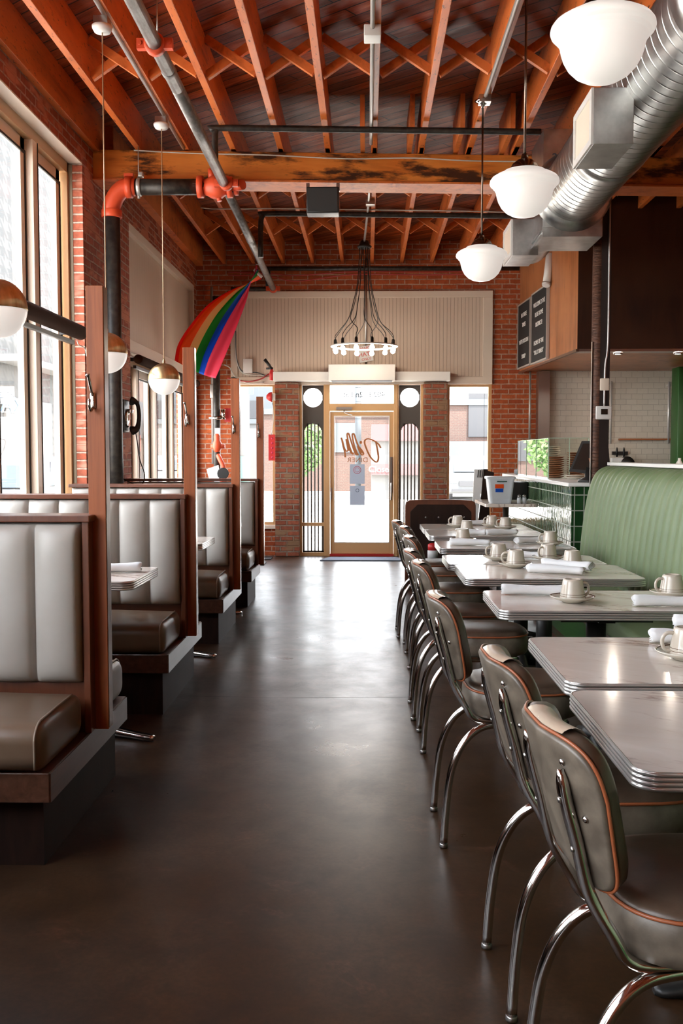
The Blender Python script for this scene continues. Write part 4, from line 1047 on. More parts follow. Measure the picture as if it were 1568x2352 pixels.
# ------------------------------------------------------------------ duct
t = thing('spiral_duct', 'large round galvanised spiral duct with square plenum along the right ceiling', 'duct', (1.73, 0, 3.70))
b = MB(); prof = [(.0, -1.5), (.27, -1.5)]; y = -1.5
while y < 8.40:
    prof += [(.27, y+.006), (.27, y+.080), (.27, y+.088), (.2718, y+.090), (.2718, y+.094), (.27, y+.096)]; y += .098
prof += [(.27, 8.5)]
b.lathe(prof, n=48, axis='y'); b.build('round_duct', 'galv', t)
b = MB()
for yy in (4.75, 7.1):
    b = MB(); b.lathe([(.272, yy), (.276, yy+.003), (.276, yy+.16), (.272, yy+.163)], n=48, axis='y'); b.build('coupling', 'galv', t)
b = MB(); b.lathe([(.275, 8.36), (.31, 8.40), (.335, 8.46), (.335, 8.47)], n=48, axis='y'); b.build('collar', 'galv', t)
b = MB(); b.box(-.25, .255, 8.46, 9.05, -.375, .52); b.add([(-.251, 8.6, -.37), (-.251, 9.0, .5)], []); 
b.box(-.253, -.25, 8.47, 9.04, -.30, -.288); b.box(-.25, .25, 8.457, 8.46, -.30, -.29); b.box(.0, .25, 8.457, 8.46, .1, .11)
pl = b.build('plenum_box', 'galv', t, bevel=.003)
b = MB(); b.box(-.262, -.25, 8.47, 9.04, -.376, -.355); b.box(-.262, -.25, 8.47, 9.04, -.335, -.32); b.build('flange', 'galv', pl)
text_mesh('stencil_lettering', 'ami', .11, Matrix.Translation((-.10, 8.455, .30)) @ Matrix.Rotation(PI/2, 4, 'X'), 'letter_grey', pl, .001, mirror=False)
b = MB(); prof = [(.20, 9.0)]; y = 9.0
while y < 10.35:
    prof += [(.20, y+.01), (.20, y+.058), (.202, y+.062), (.202, y+.068), (.20, y+.072)]; y += .078
prof += [(.19, 10.45), (0, 10.46)]
b.lathe(prof, (-.04, 0, -.03), n=40, axis='y'); b.build('small_duct', 'galv', t)
for (ya, yb) in ((5.80, 6.30), (8.95, 9.48)):
    b = MB(); b.box(-.43, -.20, ya, yb, -.43, -.11); v = b.build('vent_box', 'galv', t, bevel=.003)
    b = MB(); frame_y; 
    for q in ((ya+.0, yb-.0, -.43, -.39), (ya, yb, -.15, -.11), (ya, ya+.05, -.39, -.15), (yb-.05, yb, -.39, -.15)): b.box(-.444, -.43, *q)
    b.build('vent_frame', 'white_plastic', v)
    b = MB(); b.box(-.436, -.43, ya+.05, yb-.05, -.39, -.15); b.build('vent_grille', 'cream', v)

# ------------------------------------------------------------------ pipes
def pipe(name, label, cat, pts, r, m, n=14, group=None, rings=None):
    b = MB(); b.tube(pts, r, n); o = b.build(name, m); return tag(o, label, cat, group)
t = thing('sprinkler_main', 'thick black sprinkler main with red fittings, turning under the main beam', 'pipe', (-2.29, 8.86, 0))
b = MB(); b.tube([(0, 0, 0.001), (0, 0, 3.68)], .073, 20); b.build('riser_pipe', 'pipe_black', t)
b = MB(); b.tube([(.17, 0, 3.87), (.80, 0, 3.868)], .070, 20); b.build('cross_pipe', 'pipe_black', t)
b = MB(); b.tube(arc([(0, 0, 3.62), (0, 0, 3.70), (.045, 0, 3.80), (.12, 0, 3.865), (.22, 0, 3.87)], 4), .079, 20)
b.lathe([(.09, 3.60), (.092, 3.61), (.092, 3.665), (.085, 3.67)], n=20); b.build('elbow', 'pipe_red', t)
def coupl(b, x, z, r=.09, w=.03): b.lathe([(r*.85, x-w), (r, x-w*.9), (r, x+w*.9), (r*.85, x+w)], (0, 0, z), 20, 'x')
b = MB(); coupl(b, .16, 3.87, .095, .03); b.box(.12, .2, -.03, .03, 3.955, 3.985); b.build('clamp', 'pipe_red', t)
b = MB(); b.tube([(.245, 0, 3.77), (.245, 0, 3.965)], .012, 8); b.lathe([(.076, .235), (.080, .24), (.080, .265), (.076, .27)], (0, 0, 3.87), 20, 'x'); b.tube([(.245, 0, 3.96), (.245, 0, 4.23)], .004, 6); b.rbox(.245, .29, -.03, .03, 3.955, 4.0, r=.008, n=2, k=1); b.build('hanger', 'conduit', t)
b = MB(); coupl(b, .80, 3.868, .097, .028)
b.lathe([(.066, .83), (.075, .86), (.098, .90), (.104, .95), (.098, .99), (.075, 1.02), (.066, 1.04)], (0, 0, 3.865), 24, 'x')
b.tube([(.905, -.02, 3.93), (.895, -.02, 4.02)], [.034, .026], 12); b.tube([(.96, 0, 3.79), (.97, 0, 3.74)], .022, 10)
coupl(b, 1.065, 3.862, .092, .025); b.build('check_valve', 'pipe_red', t)
b = MB(); b.tube([(.74, -.02, 3.87), (1.12, -.02, 3.862)], .05, 14); b.build('cross_pipe', 'pipe_black', t)
b = MB(); coupl(b, 1.12, 3.862, .07, .02); b.tube([(1.10, -.03, 3.86), (1.19, -.1, 3.86)], .045, 12); b.build('tee_fitting', 'pipe_red', t)
# grey branch pipe running along the ceiling
p = thing('sprinkler_branch', 'long grey steel pipe running along the left ceiling toward the entrance', 'pipe', (-1.24, 0, 3.86))
b = MB(); b.tube([(.03, -2.0, .01), (.0, 6.5, .01)], .043, 16); b.tube([(.0, 6.5, .01), (-.02, 8.68, 0)], .043, 16); b.tube([(-.02, 8.7, 0), (-.10, 14.1, -.02)], .042, 16)
b.lathe([(.044, 6.2), (.047, 6.21), (.047, 6.25), (.044, 6.26)], (0, 0, .01), 16, 'y'); b.lathe([(.043, 10.9), (.047, 10.91), (.047, 10.97), (.043, 10.98)], (-.053, 0, -.007), 16, 'y')
b.build('pipe', 'pipe_grey', p)
def clampy(y, z, par):
    b = MB(); b.lathe([(.045, y-.03), (.062, y-.027), (.062, y+.027), (.045, y+.03)], (0, 0, z), 16, 'y')
    b.box(-.105, -.05, y-.02, y+.02, z-.03, z+.03); b.box(.05, .105, y-.02, y+.02, z-.03, z+.03); b.tube([(-.085, y-.03, z), (-.085, y+.03, z)], .012, 8); b.tube([(.085, y-.03, z), (.085, y+.03, z)], .012, 8)
    b.build('clamp', 'pipe_red', par)
clampy(5.83, .01, p); clampy(8.72, 0, p)
b = MB(); b.lathe([(.045, 14.0), (.06, 14.01), (.06, 14.08), (.045, 14.09)], (-.10, 0, -.02), 16, 'y'); b.box(-.2, 0, 14.02, 14.07, -.05, .01); b.build('clamp', 'pipe_red', p)
for y in (5.9, 9.3): 
    b = MB(); b.tube([(.0, y, .05), (0, y, .38)], .005, 6); b.build('hanger_rod', 'steel', p)
def tp(pts): return [Vector(q) for q in pts]
pipe('black_pipe', 'thin black pipe crossing below the joists before the beam', 'pipe', arc([(-1.265, 8.26, 3.92), (-1.265, 8.26, 4.10), (-1.255, 8.26, 4.165), (-1.19, 8.262, 4.185), (0.2, 8.35, 4.185), (1.45, 8.43, 4.185)], 5), .026, 'pipe_black')
pipe('black_pipe', 'second thin black pipe crossing below the joists behind the beam', 'pipe', arc([(-1.20, 11.15, 3.70), (-1.20, 11.15, 4.05), (-1.18, 11.16, 4.16), (-1.1, 11.17, 4.19), (0.2, 11.26, 4.19), (1.9, 11.37, 4.19)], 5), .030, 'pipe_black')
pipe('black_pipe', 'thin black pipe running along the top of the entrance wall', 'pipe', [(-1.52, 14.12, 4.135), (2.15, 14.12, 4.12)], .032, 'pipe_black')
pipe('black_pipe', 'short black pipe stub joining the grey ceiling pipe at the entrance wall', 'pipe', [(-1.95, 14.12, 3.85), (-1.34, 14.12, 3.85)], .03, 'pipe_black')
pipe('black_pipe', 'vertical black pipe stub beside the end of the grey ceiling pipe', 'pipe', [(-1.42, 14.12, 3.86), (-1.42, 14.12, 4.13)], .035, 'pipe_black')
# cables
pipe('cable', 'white cable stapled along the top of the main beam', 'cable', arc([(-2.1, 8.93, 4.215), (-1.6, 8.98, 4.20), (-.9, 9.02, 4.19), (-.2, 9.08, 4.17), (.4, 9.1, 4.178), (.9, 9.15, 4.165), (1.47, 9.18, 4.16)], 6), .006, 'wire_white', 6)
pipe('cable', 'light cable running on the second crossing pipe', 'cable', arc([(-1.85, 11.0, 4.22), (-1.65, 11.04, 4.215), (-1.0, 11.1, 4.228), (0, 11.2, 4.232), (1.0, 11.27, 4.23), (1.6, 11.3, 4.22)], 5), .007, 'wire_white', 6)
for k, (zz, am) in enumerate(((4.07, .02), (4.03, .06))):
    pipe('cable', ('red cable, upper, strung under the pipe on the entrance wall', 'red cable, lower and sagging, strung on the entrance wall')[k], 'cable', arc([(-2.0, 14.2, zz+.03), (-1.4, 14.15, zz), (-1.0, 14.2, zz-am), (-.2, 14.2, zz+.03), (.8, 14.2, zz+.02), (1.7, 14.2, zz+.03)], 6), .008, 'wire_red', 6)
# conduits with boxes
c1 = thing('conduit', 'grey conduit with a white junction box on the middle joist', 'conduit', (.03, 0, 4.22))
b = MB(); b.tube([(0, -2, 0), (0, 8.6, 0), (0, 8.75, -.02)], .016, 10); b.tube([(.0, 9.35, 0), (-.02, 10.9, 0), (-.07, 12.75, 0)], .014, 10); b.build('pipe', 'conduit', c1)
b = MB(); b.rbox(-.055, .055, 6.45, 6.58, -.055, .018, r=.006, n=2, k=1); b.build('junction_box', 'white', c1)
b = MB(); b.rbox(-.05, .05, 10.75, 10.85, -.04, .02, r=.006, n=2, k=1); b.build('junction_box', 'steel', c1)
c1 = thing('conduit', 'grey conduit on the right joist leading to the farthest schoolhouse pendant', 'conduit', (.90, 0, 4.22))
b = MB(); b.tube([(.02, -2, 0), (.0, 7.68, .0)], .015, 10); b.build('pipe', 'conduit', c1)
b = MB(); b.box(-.045, .045, 7.70, 7.80, -.035, .02); b.build('junction_box', 'steel', c1)
c1 = thing('conduit', 'grey conduit on the left ceiling feeding the brass globe pendants', 'conduit', (-1.655, 0, 4.235))
b = MB(); b.tube([(.02, -2, 0), (.0, 8.95, .0)], .015, 10); b.build('pipe', 'conduit', c1)
pipe('conduit', 'thin conduit running down the beadboard panel to the air curtain', 'conduit', [(-.02, 14.24, 4.3), (-.02, 14.24, 2.78)], .014, 'steel')
# small black box under the beam
t = thing('ceiling_speaker', 'flat black box hung under the main beam', 'speaker', (-.40, 8.95, 3.765))
b = MB(); b.rbox(-.145, .145, -.09, .09, -.13, .10, r=.01, n=2, k=1); b.build('cabinet', 'black', t)
b = MB(); b.box(-.13, .13, -.093, -.089, -.115, .085); b.build('front_mesh', 'black_soft', t)
b = MB(); b.box(-.15, -.12, -.02, .02, .08, .15); b.box(.12, .15, -.02, .02, .08, .15); b.build('bracket', 'steel', t)

# ------------------------------------------------------------------ flag
Ledge = [(600, 641), (572, 652), (530, 668), (480, 702), (440, 752), (416, 795), (409, 832)]
Redge = [(588, 606), (573, 652), (563, 690), (541, 748), (522, 795), (505, 835), (491, 867)]
Yfl = 12.5
LE = arc([at(x, y, Yfl+.10) for x, y in Ledge], 8); RE = arc([at(x, y, Yfl-.06) for x, y in Redge], 8)
nL = len(LE)-1
def flagpt(u, v):
    k = u*nL; i = min(int(k), nL-1); f = k-i
    a = LE[i].lerp(LE[i+1], f); c = RE[i].lerp(RE[i+1], f)
    p = a.lerp(c, v)
    sag = math.sin(PI*v)*.10*u
    p = p + Vector((0, -.16*math.sin(PI*v*1.2+u*2)*(.3+u)+.045*math.sin(9*v+5*u)*u+.02*math.sin(21*v+3*u), -sag*.25))
    return p
b = MB(); cols = ['f_red', 'f_orange', 'f_yellow', 'f_green', 'f_blue', 'f_purple']
br = [.08, .22, .385, .53, .66]
def fm(u, v):
    for i, q in enumerate(br):
        if v < q: return i
    return 5
nv = 48
us = 40
b.grid(lambda u, v: flagpt(v, u), nv, us, mi=lambda u, v: fm(v, u+.5/nv))
t = thing('rainbow_flag', 'rainbow striped flag hanging from the grey ceiling pipe', 'flag', (0, 0, 0))
o = b.build('cloth', cols, t, solid=.003)
b = MB(); h0, h1 = at(583, 622, Yfl-.02), at(602, 640, Yfl); b.grid(lambda u, v: h0.lerp(h1, u)+Vector((.02*v-.01, -.01, .03*v)), 4, 2); b.build('hoist_band', 'white', t, solid=.004)
b = MB(); b.tube([at(588, 607, Yfl-.06), Vector((-1.30, Yfl-.02, 3.86))], .006, 6); b.build('tie', 'white', t)

# ------------------------------------------------------------------ left wall: telephone; far corner standpipe
ph = thing('wall_telephone', 'black wall telephone with handset hanging on the brick pier', 'telephone', (XL+.005, 9.55, 1.86))
b = MB(); b.rbox(0, .13, -.12, .12, -.16, .16, r=.02, n=3, k=1); b.build('body', 'black', ph)
b = MB(); b.lathe([(.085, .128), (.085, .14), (.07, .145), (0, .146)], (0, 0, -.03), 24, 'x'); b.build('dial', 'chrome', ph)
b = MB(); b.tube(arc([(.155, .05, .15), (.215, .05, .13), (.235, .05, .05), (.235, .05, -.04), (.215, .05, -.12), (.155, .05, -.145)], 5), [.042, .044, .04, .032, .026, .022, .02, .02, .02, .02, .02, .02, .02, .02, .02, .022, .022, .024, .026, .028, .03, .034, .038, .042, .045, .04], 14); b.build('handset', 'black', ph)
b = MB(); b.rbox(.12, .18, .02, .08, .03, .07, r=.01, n=2, k=1); b.build('hook', 'chrome', ph)
b = MB(); b.tube(arc([(.20, .05, -.15), (.22, .05, -.28), (.235, .06, -.42), (.28, .07, -.58), (.24, .06, -.68), (.12, .05, -.64), (.02, .0, -.58), (.0, -.2, -.62)], 6), .006, 6); b.build('cord', 'black', ph)
b = MB(); b.tube(arc([(.03, .06, -.16), (.03, .08, -.3), (.06, .10, -.5), (.0, .0, -.6), (.0, -.25, -.72)], 6), .006, 6); b.build('cord', 'black', ph)

sp = thing('standpipe', 'black standpipe with red valve in the far left corner behind the booths', 'standpipe', (0, 13.85, 0))
def cx(px, y=13.85): return at(px, 1000, y).x
xs = cx(498)
b = MB(); b.tube([(xs, 0, 0.001), (xs, 0, 3.7)], .050, 16); b.build('pipe', 'pipe_black', sp)
b = MB(); b.lathe([(.03, 1.52), (.055, 1.55), (.068, 1.60), (.062, 1.65), (.04, 1.69), (.045, 1.74), (.03, 1.78)], (xs+.01, -.05, 0), 16); b.tube([(xs-.08, -.05, 1.60), (xs+.12, -.05, 1.60)], .034, 12); b.build('valve', 'pipe_red', sp)
b = MB(); b.lathe([(.075, 0), (.083, .004), (.083, .012), (.075, .016)], (xs+.10, -.13, 1.22), 20, 'y'); b.tube([(xs+.02, -.12, 1.22), (xs+.18, -.12, 1.22)], .008, 6); b.tube([(xs+.10, -.12, 1.14), (xs+.10, -.12, 1.30)], .008, 6); b.build('handwheel', 'black', sp)
b = MB(); b.tube(arc([(xs, 0, 1.5), (xs+.05, -.06, 1.42), (xs+.10, -.08, 1.30), (xs+.08, -.08, 1.1), (xs+.02, -.02, .98)], 5), .035, 10); b.build('drain_pipe', 'pipe_red', sp)
b = MB(); b.tube([(xs-.1, -.06, 2.0), (xs+.02, -.06, 2.0), (xs+.12, -.05, 2.02)], [.012, .03, .03], 10); b.tube([(xs+.10, -.05, 1.98), (xs+.10, -.05, 2.12)], .03, 10); b.build('gauge_valve', 'chrome', sp)
b = MB(); b.box(xs-.02, xs+.05, -.07, -.055, 1.72, 1.86); b.build('tag_plate', 'paper', sp)
b = MB(); x0 = cx(483); b.add([(x0-.04, -.12, 1.28), (x0+.13, -.12, 1.34), (x0+.16, -.12, 1.16), (x0+.0, -.12, 1.12)], [(0, 1, 2, 3)]); b.build('paper_tag', 'paper', sp, solid=.002)
b = MB(); b.add([(x0+.06, -.1, 1.12), (x0+.14, -.1, 1.14), (x0+.19, -.1, .9), (x0+.10, -.1, .88)], [(0, 1, 2, 3)]); b.build('paper_tag', 'paper', sp, solid=.002)
x1 = cx(525)
b = MB(); b.rbox(x1-.065, x1+.06, -.03, .06, 1.95, 2.14, r=.006, n=2, k=1); b.box(x1-.01, x1+.01, -.034, -.03, 1.95, 2.14)
tag(b.build('alarm_box', 'red', loc=(0, 13.90, 0)), 'small red alarm box beside the black standpipe', 'alarm box')
b = MB(); xx = cx(488, 14.2)-.0; b.tube([(xx, 14.22, 1.35), (xx, 14.22, 3.9)], .02, 10); b.rbox(xx-.03, xx+.05, 14.17, 14.27, 2.3, 2.5, r=.01, n=2, k=1)
tag(b.build('conduit', 'conduit'), 'grey vertical conduit on the brick left of the black standpipe', 'conduit')
# wall phone box & wires on the beadboard
b = MB(); p0 = at(559, 825, 14.24); p1 = at(580, 857, 14.24); b.rbox(p0.x, p1.x, 14.19, 14.25, p1.z, p0.z, r=.006, n=2, k=1)
tag(b.build('junction_box', 'white'), 'small cream junction box low on the beadboard panel', 'junction box')
for k, P in enumerate(([(538, 700), (540, 790), (545, 835), (560, 858), (600, 862), (612, 866)], [(541, 760), (543, 820), (556, 852), (590, 856), (608, 862)], [(515, 838), (528, 845), (540, 865), (570, 880), (606, 878)])):
    pipe('cable', ('grey cable looping around the small junction box, outer', 'grey cable looping under the small junction box, inner', 'pale cable sagging above the left entrance window')[k], 'cable', arc([at(x, y, 14.23) for x, y in P], 6), .0075, ('wire_white', 'ext_grey', 'wire_white')[k], 6)
pipe('cable', 'red cable sagging above the left entrance window', 'cable', arc([at(x, y, 14.21) for x, y in [(522, 868), (548, 874), (575, 876), (600, 870), (618, 858)]], 6), .009, 'wire_red', 6)
ex = thing('fire_extinguisher', 'small red extinguisher with black nozzle standing above the left brick pier', 'fire extinguisher', tuple(at(624, 866, 14.08)))
b = MB(); b.lathe([(0, -.05), (.032, -.045), (.034, .06), (.02, .10), (.015, .12), (0, .12)], n=16); b.build('bottle', 'red', ex)
b = MB(); b.tube([(0, 0, .11), (-.03, -.02, .16), (-.10, -.03, .25)], [.018, .02, .024], 10); b.tube([(-.08, 0, .12), (.02, 0, .125)], .014, 8); b.build('nozzle', 'black', ex)
be = thing('alarm_bell', 'round red alarm bell on the side of the left brick pier', 'bell', tuple(at(620, 912, 14.12)))
b = MB(); b.lathe([(0, -.055), (.03, -.05), (.06, -.02), (.072, .01), (.072, .03)], n=20, axis='x'); b.build('gong', 'red', be)
b = MB(); b.box(.03, .075, -.04, .04, -.05, .05); b.build('back_box', 'white_plastic', be)
rs = thing('red_sign', 'narrow red sign hanging beside the left brick pier', 'sign', tuple(at(624, 1028, 14.10)))
b = MB(); b.box(-.047, .047, -.005, .01, -.187, .187); b.build('board', 'red', rs)
b = MB()
for k in range(5):
    b = MB(); b.lathe([(0, 0), (.016, 0), (.016, .002), (0, .002)], (0.005, -.0085, -.14+k*.068), 10, 'y'); b.build('sign_mark', 'f_purple', rs)
pipe('cable', 'thin grey cable running down from the alarm bell to the red sign', 'cable', arc([at(x, y, 14.1) for x, y in [(626, 925), (628, 960), (625, 985), (622, 1002)]], 5), .006, 'conduit', 6)
sg = thing('small_sign', 'small tilted red and white sign behind the chandelier ring', 'sign', (-.03, 14.22, 2.945), 0)
b = MB(); b.box(-.10, .10, -.006, .006, -.125, .10); pl = b.build('board', 'paper', sg); pl.rotation_euler = (0, math.radians(-10), 0)
for k, (s_, z_, h_) in enumerate((('SMART', .065, .06), ('HATS', -.02, .085), ('ONLY', -.09, .05))):
    o = text_mesh('lettering', s_, h_, Matrix.Rotation(math.radians(-10), 4, 'Y') @ Matrix.Translation((0, -.009, z_)) @ Matrix.Rotation(PI/2, 4, 'X'), 'red', sg, .002)

# door mat
b = MB(); b.prism([(-.66, 13.62), (.50, 13.62), (.43, 14.05), (-.55, 14.05)], 'z', 0.001, .014)
tag(b.build('door_mat', 'mat_blue'), 'grey blue floor mat lying before the entrance door', 'mat')
b = MB(); b.box(-1.66, -1.36, 13.75, 14.1, .001, .012); tag(b.build('door_mat', 'black_soft'), 'small black mat left of the left brick pier', 'mat')
# floor easel near the last booth
e = thing('menu_stand', 'slim dark stand leaning beyond the last booth', 'stand', (-1.52, 13.2, 0))
b = MB(); b.prism([(-.04, 0.02), (.005, 0.02), (.13, 1.18), (.07, 1.18)], 'y', -.02, .02); b.build('panel', 'dark_wood', e)
b = MB(); b.box(-.12, .14, -.15, .15, 0.001, .022); b.build('foot', 'black', e)
# ------------------------------------------------------------------ counter
XC = 1.90
c = thing('serving_counter', 'long counter clad in glossy dark green tiles with a white top', 'counter', (0, 0, 0))
b = MB(); b.box(XC, 2.7, 9.16, 13.5, 0.0, 1.185); b.build('tiled_body', 'tile_green', c)
b = MB(); b.rbox(XC-.035, 2.8, 9.14, 13.62, 1.186, 1.222, r=.006, n=2, k=1); b.build('countertop', 'white_plastic', c)
g = thing('glass_guard', 'glass sneeze guard standing on the green tiled counter', 'glass guard', (0, 0, 1.223))
b = MB(); b.add([(1.97, 10.72, 0), (1.97, 12.9, 0), (1.97, 12.9, .44), (1.97, 10.72, .44)], [(0, 1, 2, 3)]); b.build('front_pane', 'glass_clear', g)
b = MB(); b.add([(1.97, 10.72, 0), (2.40, 10.72, 0), (2.40, 10.72, .44), (1.97, 10.72, .44)], [(0, 1, 2, 3)]); b.build('side_pane', 'glass_clear', g)
b = MB(); b.box(1.962, 1.974, 10.71, 10.722, 0, .44); b.box(1.974, 2.40, 10.715, 10.722, .436, .444); b.box(1.966, 1.974, 10.722, 12.9, .436, .442)
for xx in (2.19, 2.395): b.box(xx, xx+.008, 10.71, 10.722, 0, .436)
for yy in (11.5, 12.2, 12.89): b.box(1.966, 1.974, yy, yy+.008, 0, .436)
b.build('pane_edge', 'tile_white_edge', g)

def plates(x, y, n, m, label, r=.12, z0=1.2235):
    t = thing('plate_stack', label, 'plates', (x, y, z0), 0, 'stacked plates on the counter')
    for k in range(n):
        b = MB(); z = k*.024; b.lathe([(0, z), (r*.6, z), (r, z+.016), (r*1.01, z+.020), (r*.97, z+.0215), (r*.6, z+.008), (0, z+.006)], n=28)
        b.build('plate', m, t)
plates(2.10, 11.05, 10, 'plate_brown', 'stack of terracotta brown plates at the left behind the glass guard', .105)
plates(2.33, 11.02, 12, 'plate_brown', 'taller stack of terracotta plates behind the side glass of the guard', .10)
plates(2.115, 11.38, 15, 'china', 'stack of pale bowls behind the brown plates', .11)
plates(2.22, 10.50, 2, 'china', 'two flat cream plates lying before the side glass of the guard', .11)
plates(2.42, 10.40, 2, 'plate_brown', 'two flat brown plates lying near the till screen', .10)
p = thing('till_screen', 'black tilted till screen on the counter beside the dark column', 'till screen', (2.10, 9.35, 1.223), math.radians(-12))
b = MB(); b.prism([(-.185, .10), (.20, .06), (.17, .39), (-.07, .39)], 'y', -.02, .02); b.build('screen_case', 'black', p)
b = MB(); b.prism([(-.155, .125), (.18, .095), (.155, .365), (-.058, .365)], 'y', -.024, -.02); b.build('screen', 'screen_dark', p)
text_mesh('lettering', 'Dilly', .06, Matrix.Translation((.05, -.027, .215)) @ Matrix.Rotation(PI/2, 4, 'X') @ Matrix.Rotation(.25, 4, 'Z'), 'copper_letter', p, .001)
b = MB(); b.lathe([(.10, 0), (.10, .02), (.04, .05), (.035, .14)], n=20); b.build('screen_foot', 'black', p)
b = MB(); b.rbox(1.98, 2.10, 12.7, 13.3, 1.223, 1.29, r=.02, n=2, k=1); tag(b.build('utensil_tray', 'ext_grey'), 'low grey tray at the far left end of the counter', 'tray')
# dark box under the counter edge
b = MB(); b.rbox(1.62, 1.895, 11.6, 12.0, .95, 1.16, r=.01, n=2, k=1); tag(b.build('bus_tub', 'black'), 'black tub on the service table against the green tiles', 'tub')

# service table with plastic bin
t = thing('service_table', 'tall narrow service table holding the plastic bin, against the green counter', 'table', (1.60, 11.35, 0))
b = MB(); b.prism(rrect(-.29, .29, -.5, .65, .05), 'z', .905, .938); b.build('tabletop', 'laminate', t)
b = MB(); b.lathe([(.035, .02), (.035, .905)], (-.02, -.15, 0), 18); b.build('column', 'steel', t)
b = MB(); b.lathe([(.2, 0.001), (.2, .015), (.04, .03)], (-.02, -.15, 0), 24); b.build('base', 'black', t)
t = thing('plastic_bin', 'translucent white plastic bin with a coloured label on the service table', 'bin', (1.50, 11.12, .939))
b = MB()
def ringq(hx, hy, z, r=.03): return [(q[0], q[1], z) for q in rrect(-hx, hx, -hy, hy, r, 4)]
b.loft([ringq(.115, .10, 0), ringq(.125, .11, .05), ringq(.148, .13, .27), ringq(.160, .142, .272), ringq(.163, .145, .295), ringq(.155, .137, .30)], 0, True, True, False); b.build('tub', 'bin_plastic', t)
b = MB(); b.box(-.05, .06, -.142, -.134, .238, .252); b.build('handle', 'ext_green', t)
b = MB(); b.box(-.07, .025, -.1305, -.125, .17, .215); b.build('label_sticker', 'f_orange', t)
b = MB(); b.box(-.065, .02, -.1265, -.12, .125, .165); b.build('label_sticker', 'f_blue', t)
def shaker(x, y, l):
    t = thing('salt_shaker', l, 'shaker', (x, y, .939)); b = MB(); b.lathe([(.024, 0), (.025, .05), (.02, .07)], n=16); b.build('body', 'bin_plastic', t); b = MB(); b.lathe([(.021, .0705), (.021, .085), (.01, .095), (0, .096)], n=16); b.build('lid', 'steel', t)
shaker(1.70, 11.00, 'glass shaker with steel lid beside the plastic bin, left one'); shaker(1.76, 11.02, 'glass shaker with steel lid beside the plastic bin, right one')

# column with conduit, switch, thermostat
k = thing('steel_column', 'dark brown rough steel column between the duct and the green banquette', 'column', (2.118, 9.02, 0))
b = MB(); b.box(-.02, .068, -.06, .06, 0.001, 3.86); b.build('square_post', 'column_dark', k)
b = MB(); b.tube([(-.035, -.01, 0.001), (-.035, -.01, 3.86)], .052, 18); b.build('rough_pipe', 'rough_brown', k)
b = MB(); b.box(-.091, -.085, -.05, -.02, 0.001, 2.5); b.build('edge_strip', 'steel', k)
b = MB(); b.tube(arc([(.045, -.075, 3.86), (.045, -.075, 3.3), (.045, -.075, 2.5), (.025, -.075, 2.3), (.02, -.075, 2.1), (.02, -.075, 1.9)], 4), .009, 8); b.build('conduit', 'conduit', k)
b = MB(); b.rbox(-.02, .06, -.085, -.06, 2.06, 2.17, r=.006, n=2, k=1); b.build('switch_plate', 'cream', k)
b = MB(); b.rbox(-.055, .085, -.09, -.06, 1.80, 1.92, r=.008, n=2, k=1); th_ = b.build('thermostat', 'white_plastic', k)
b = MB(); b.box(-.012, .048, -.0925, -.089, 1.845, 1.895); b.build('display', 'screen_dark', th_)

# bulkhead with menu boards
X0n, X0f, Yn, Yf_ = 2.375, 2.19, 11.25, 14.29; ZB = 2.68
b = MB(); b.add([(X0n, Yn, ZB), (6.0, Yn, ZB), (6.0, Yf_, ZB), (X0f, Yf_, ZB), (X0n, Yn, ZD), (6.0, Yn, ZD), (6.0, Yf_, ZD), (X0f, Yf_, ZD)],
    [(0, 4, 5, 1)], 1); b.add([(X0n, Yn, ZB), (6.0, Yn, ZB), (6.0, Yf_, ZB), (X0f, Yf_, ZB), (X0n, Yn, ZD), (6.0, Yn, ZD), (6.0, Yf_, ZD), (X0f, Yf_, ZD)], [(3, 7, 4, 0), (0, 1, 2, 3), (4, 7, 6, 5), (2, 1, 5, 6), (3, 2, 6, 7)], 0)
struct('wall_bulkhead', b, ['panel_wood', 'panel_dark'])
b = MB(); b.box(2.40, 6.0, Yn-.005, Yn+.2, ZB-.03, ZB-.001); struct('trim_4', b, 'steel')
b = MB(); b.prism([(X0n-.012, Yn), (X0n+.02, Yn), (X0f+.02, Yf_), (X0f-.012, Yf_)], 'z', ZB-.03, ZB-.001); struct('trim_5', b, 'trim_wood')
ang = math.atan2(X0f-X0n, Yf_-Yn)
def board_pt(py, px):  # point on side face from photo
    r = _fw + _rt*((px-784)/F_PX) + _up*((1176-py)/F_PX)
    # plane: X = X0n + (Y-Yn)*k
    kk = (X0f-X0n)/(Yf_-Yn); tt = (X0n-Yn*kk)/(r.x-kk*r.y); return Vector((0, 0, HC))+r*tt
def menu(label, xa, xb, ytop_b, ybot_b, lines):
    # xa: far(left) px, xb: near(right) px
    pa = board_pt(ybot_b, xb); Yb = pa.y; Ya = board_pt(900, xa).y
    zt_ = board_pt(ytop_b, xb).z; zb = pa.z; L = math.hypot(Ya-Yb, (Ya-Yb)*math.tan(ang)); H = zt_-zb
    t = thing('letter_board', label, 'letter board', tuple(Vector((X0n+(Yb-Yn)*math.tan(ang)-.004, Yb, zb))), -ang)
    # local: +y away, face at -x
    b = MB(); b.box(-.03, 0, 0.02, L-.02, .02, H-.02); b.build('felt', 'letter_black', t)
    b = MB(); b.box(-.038, 0, 0, .02, 0, H); b.box(-.038, 0, L-.02, L, 0, H); b.box(-.038, 0, .02, L-.02, 0, .02); b.box(-.038, 0, .02, L-.02, H-.02, H); b.build('frame', 'frame_pale', t)
    for s, v, h in lines:
        mt = Matrix.Translation((-.0325, L*.5, H*v)) @ Matrix.Rotation(-PI/2, 4, 'Z') @ Matrix.Rotation(PI/2, 4, 'X')
        text_mesh('lettering', s, h, mt, 'letter_white', t, .004, sx=1.0)
    return L, H
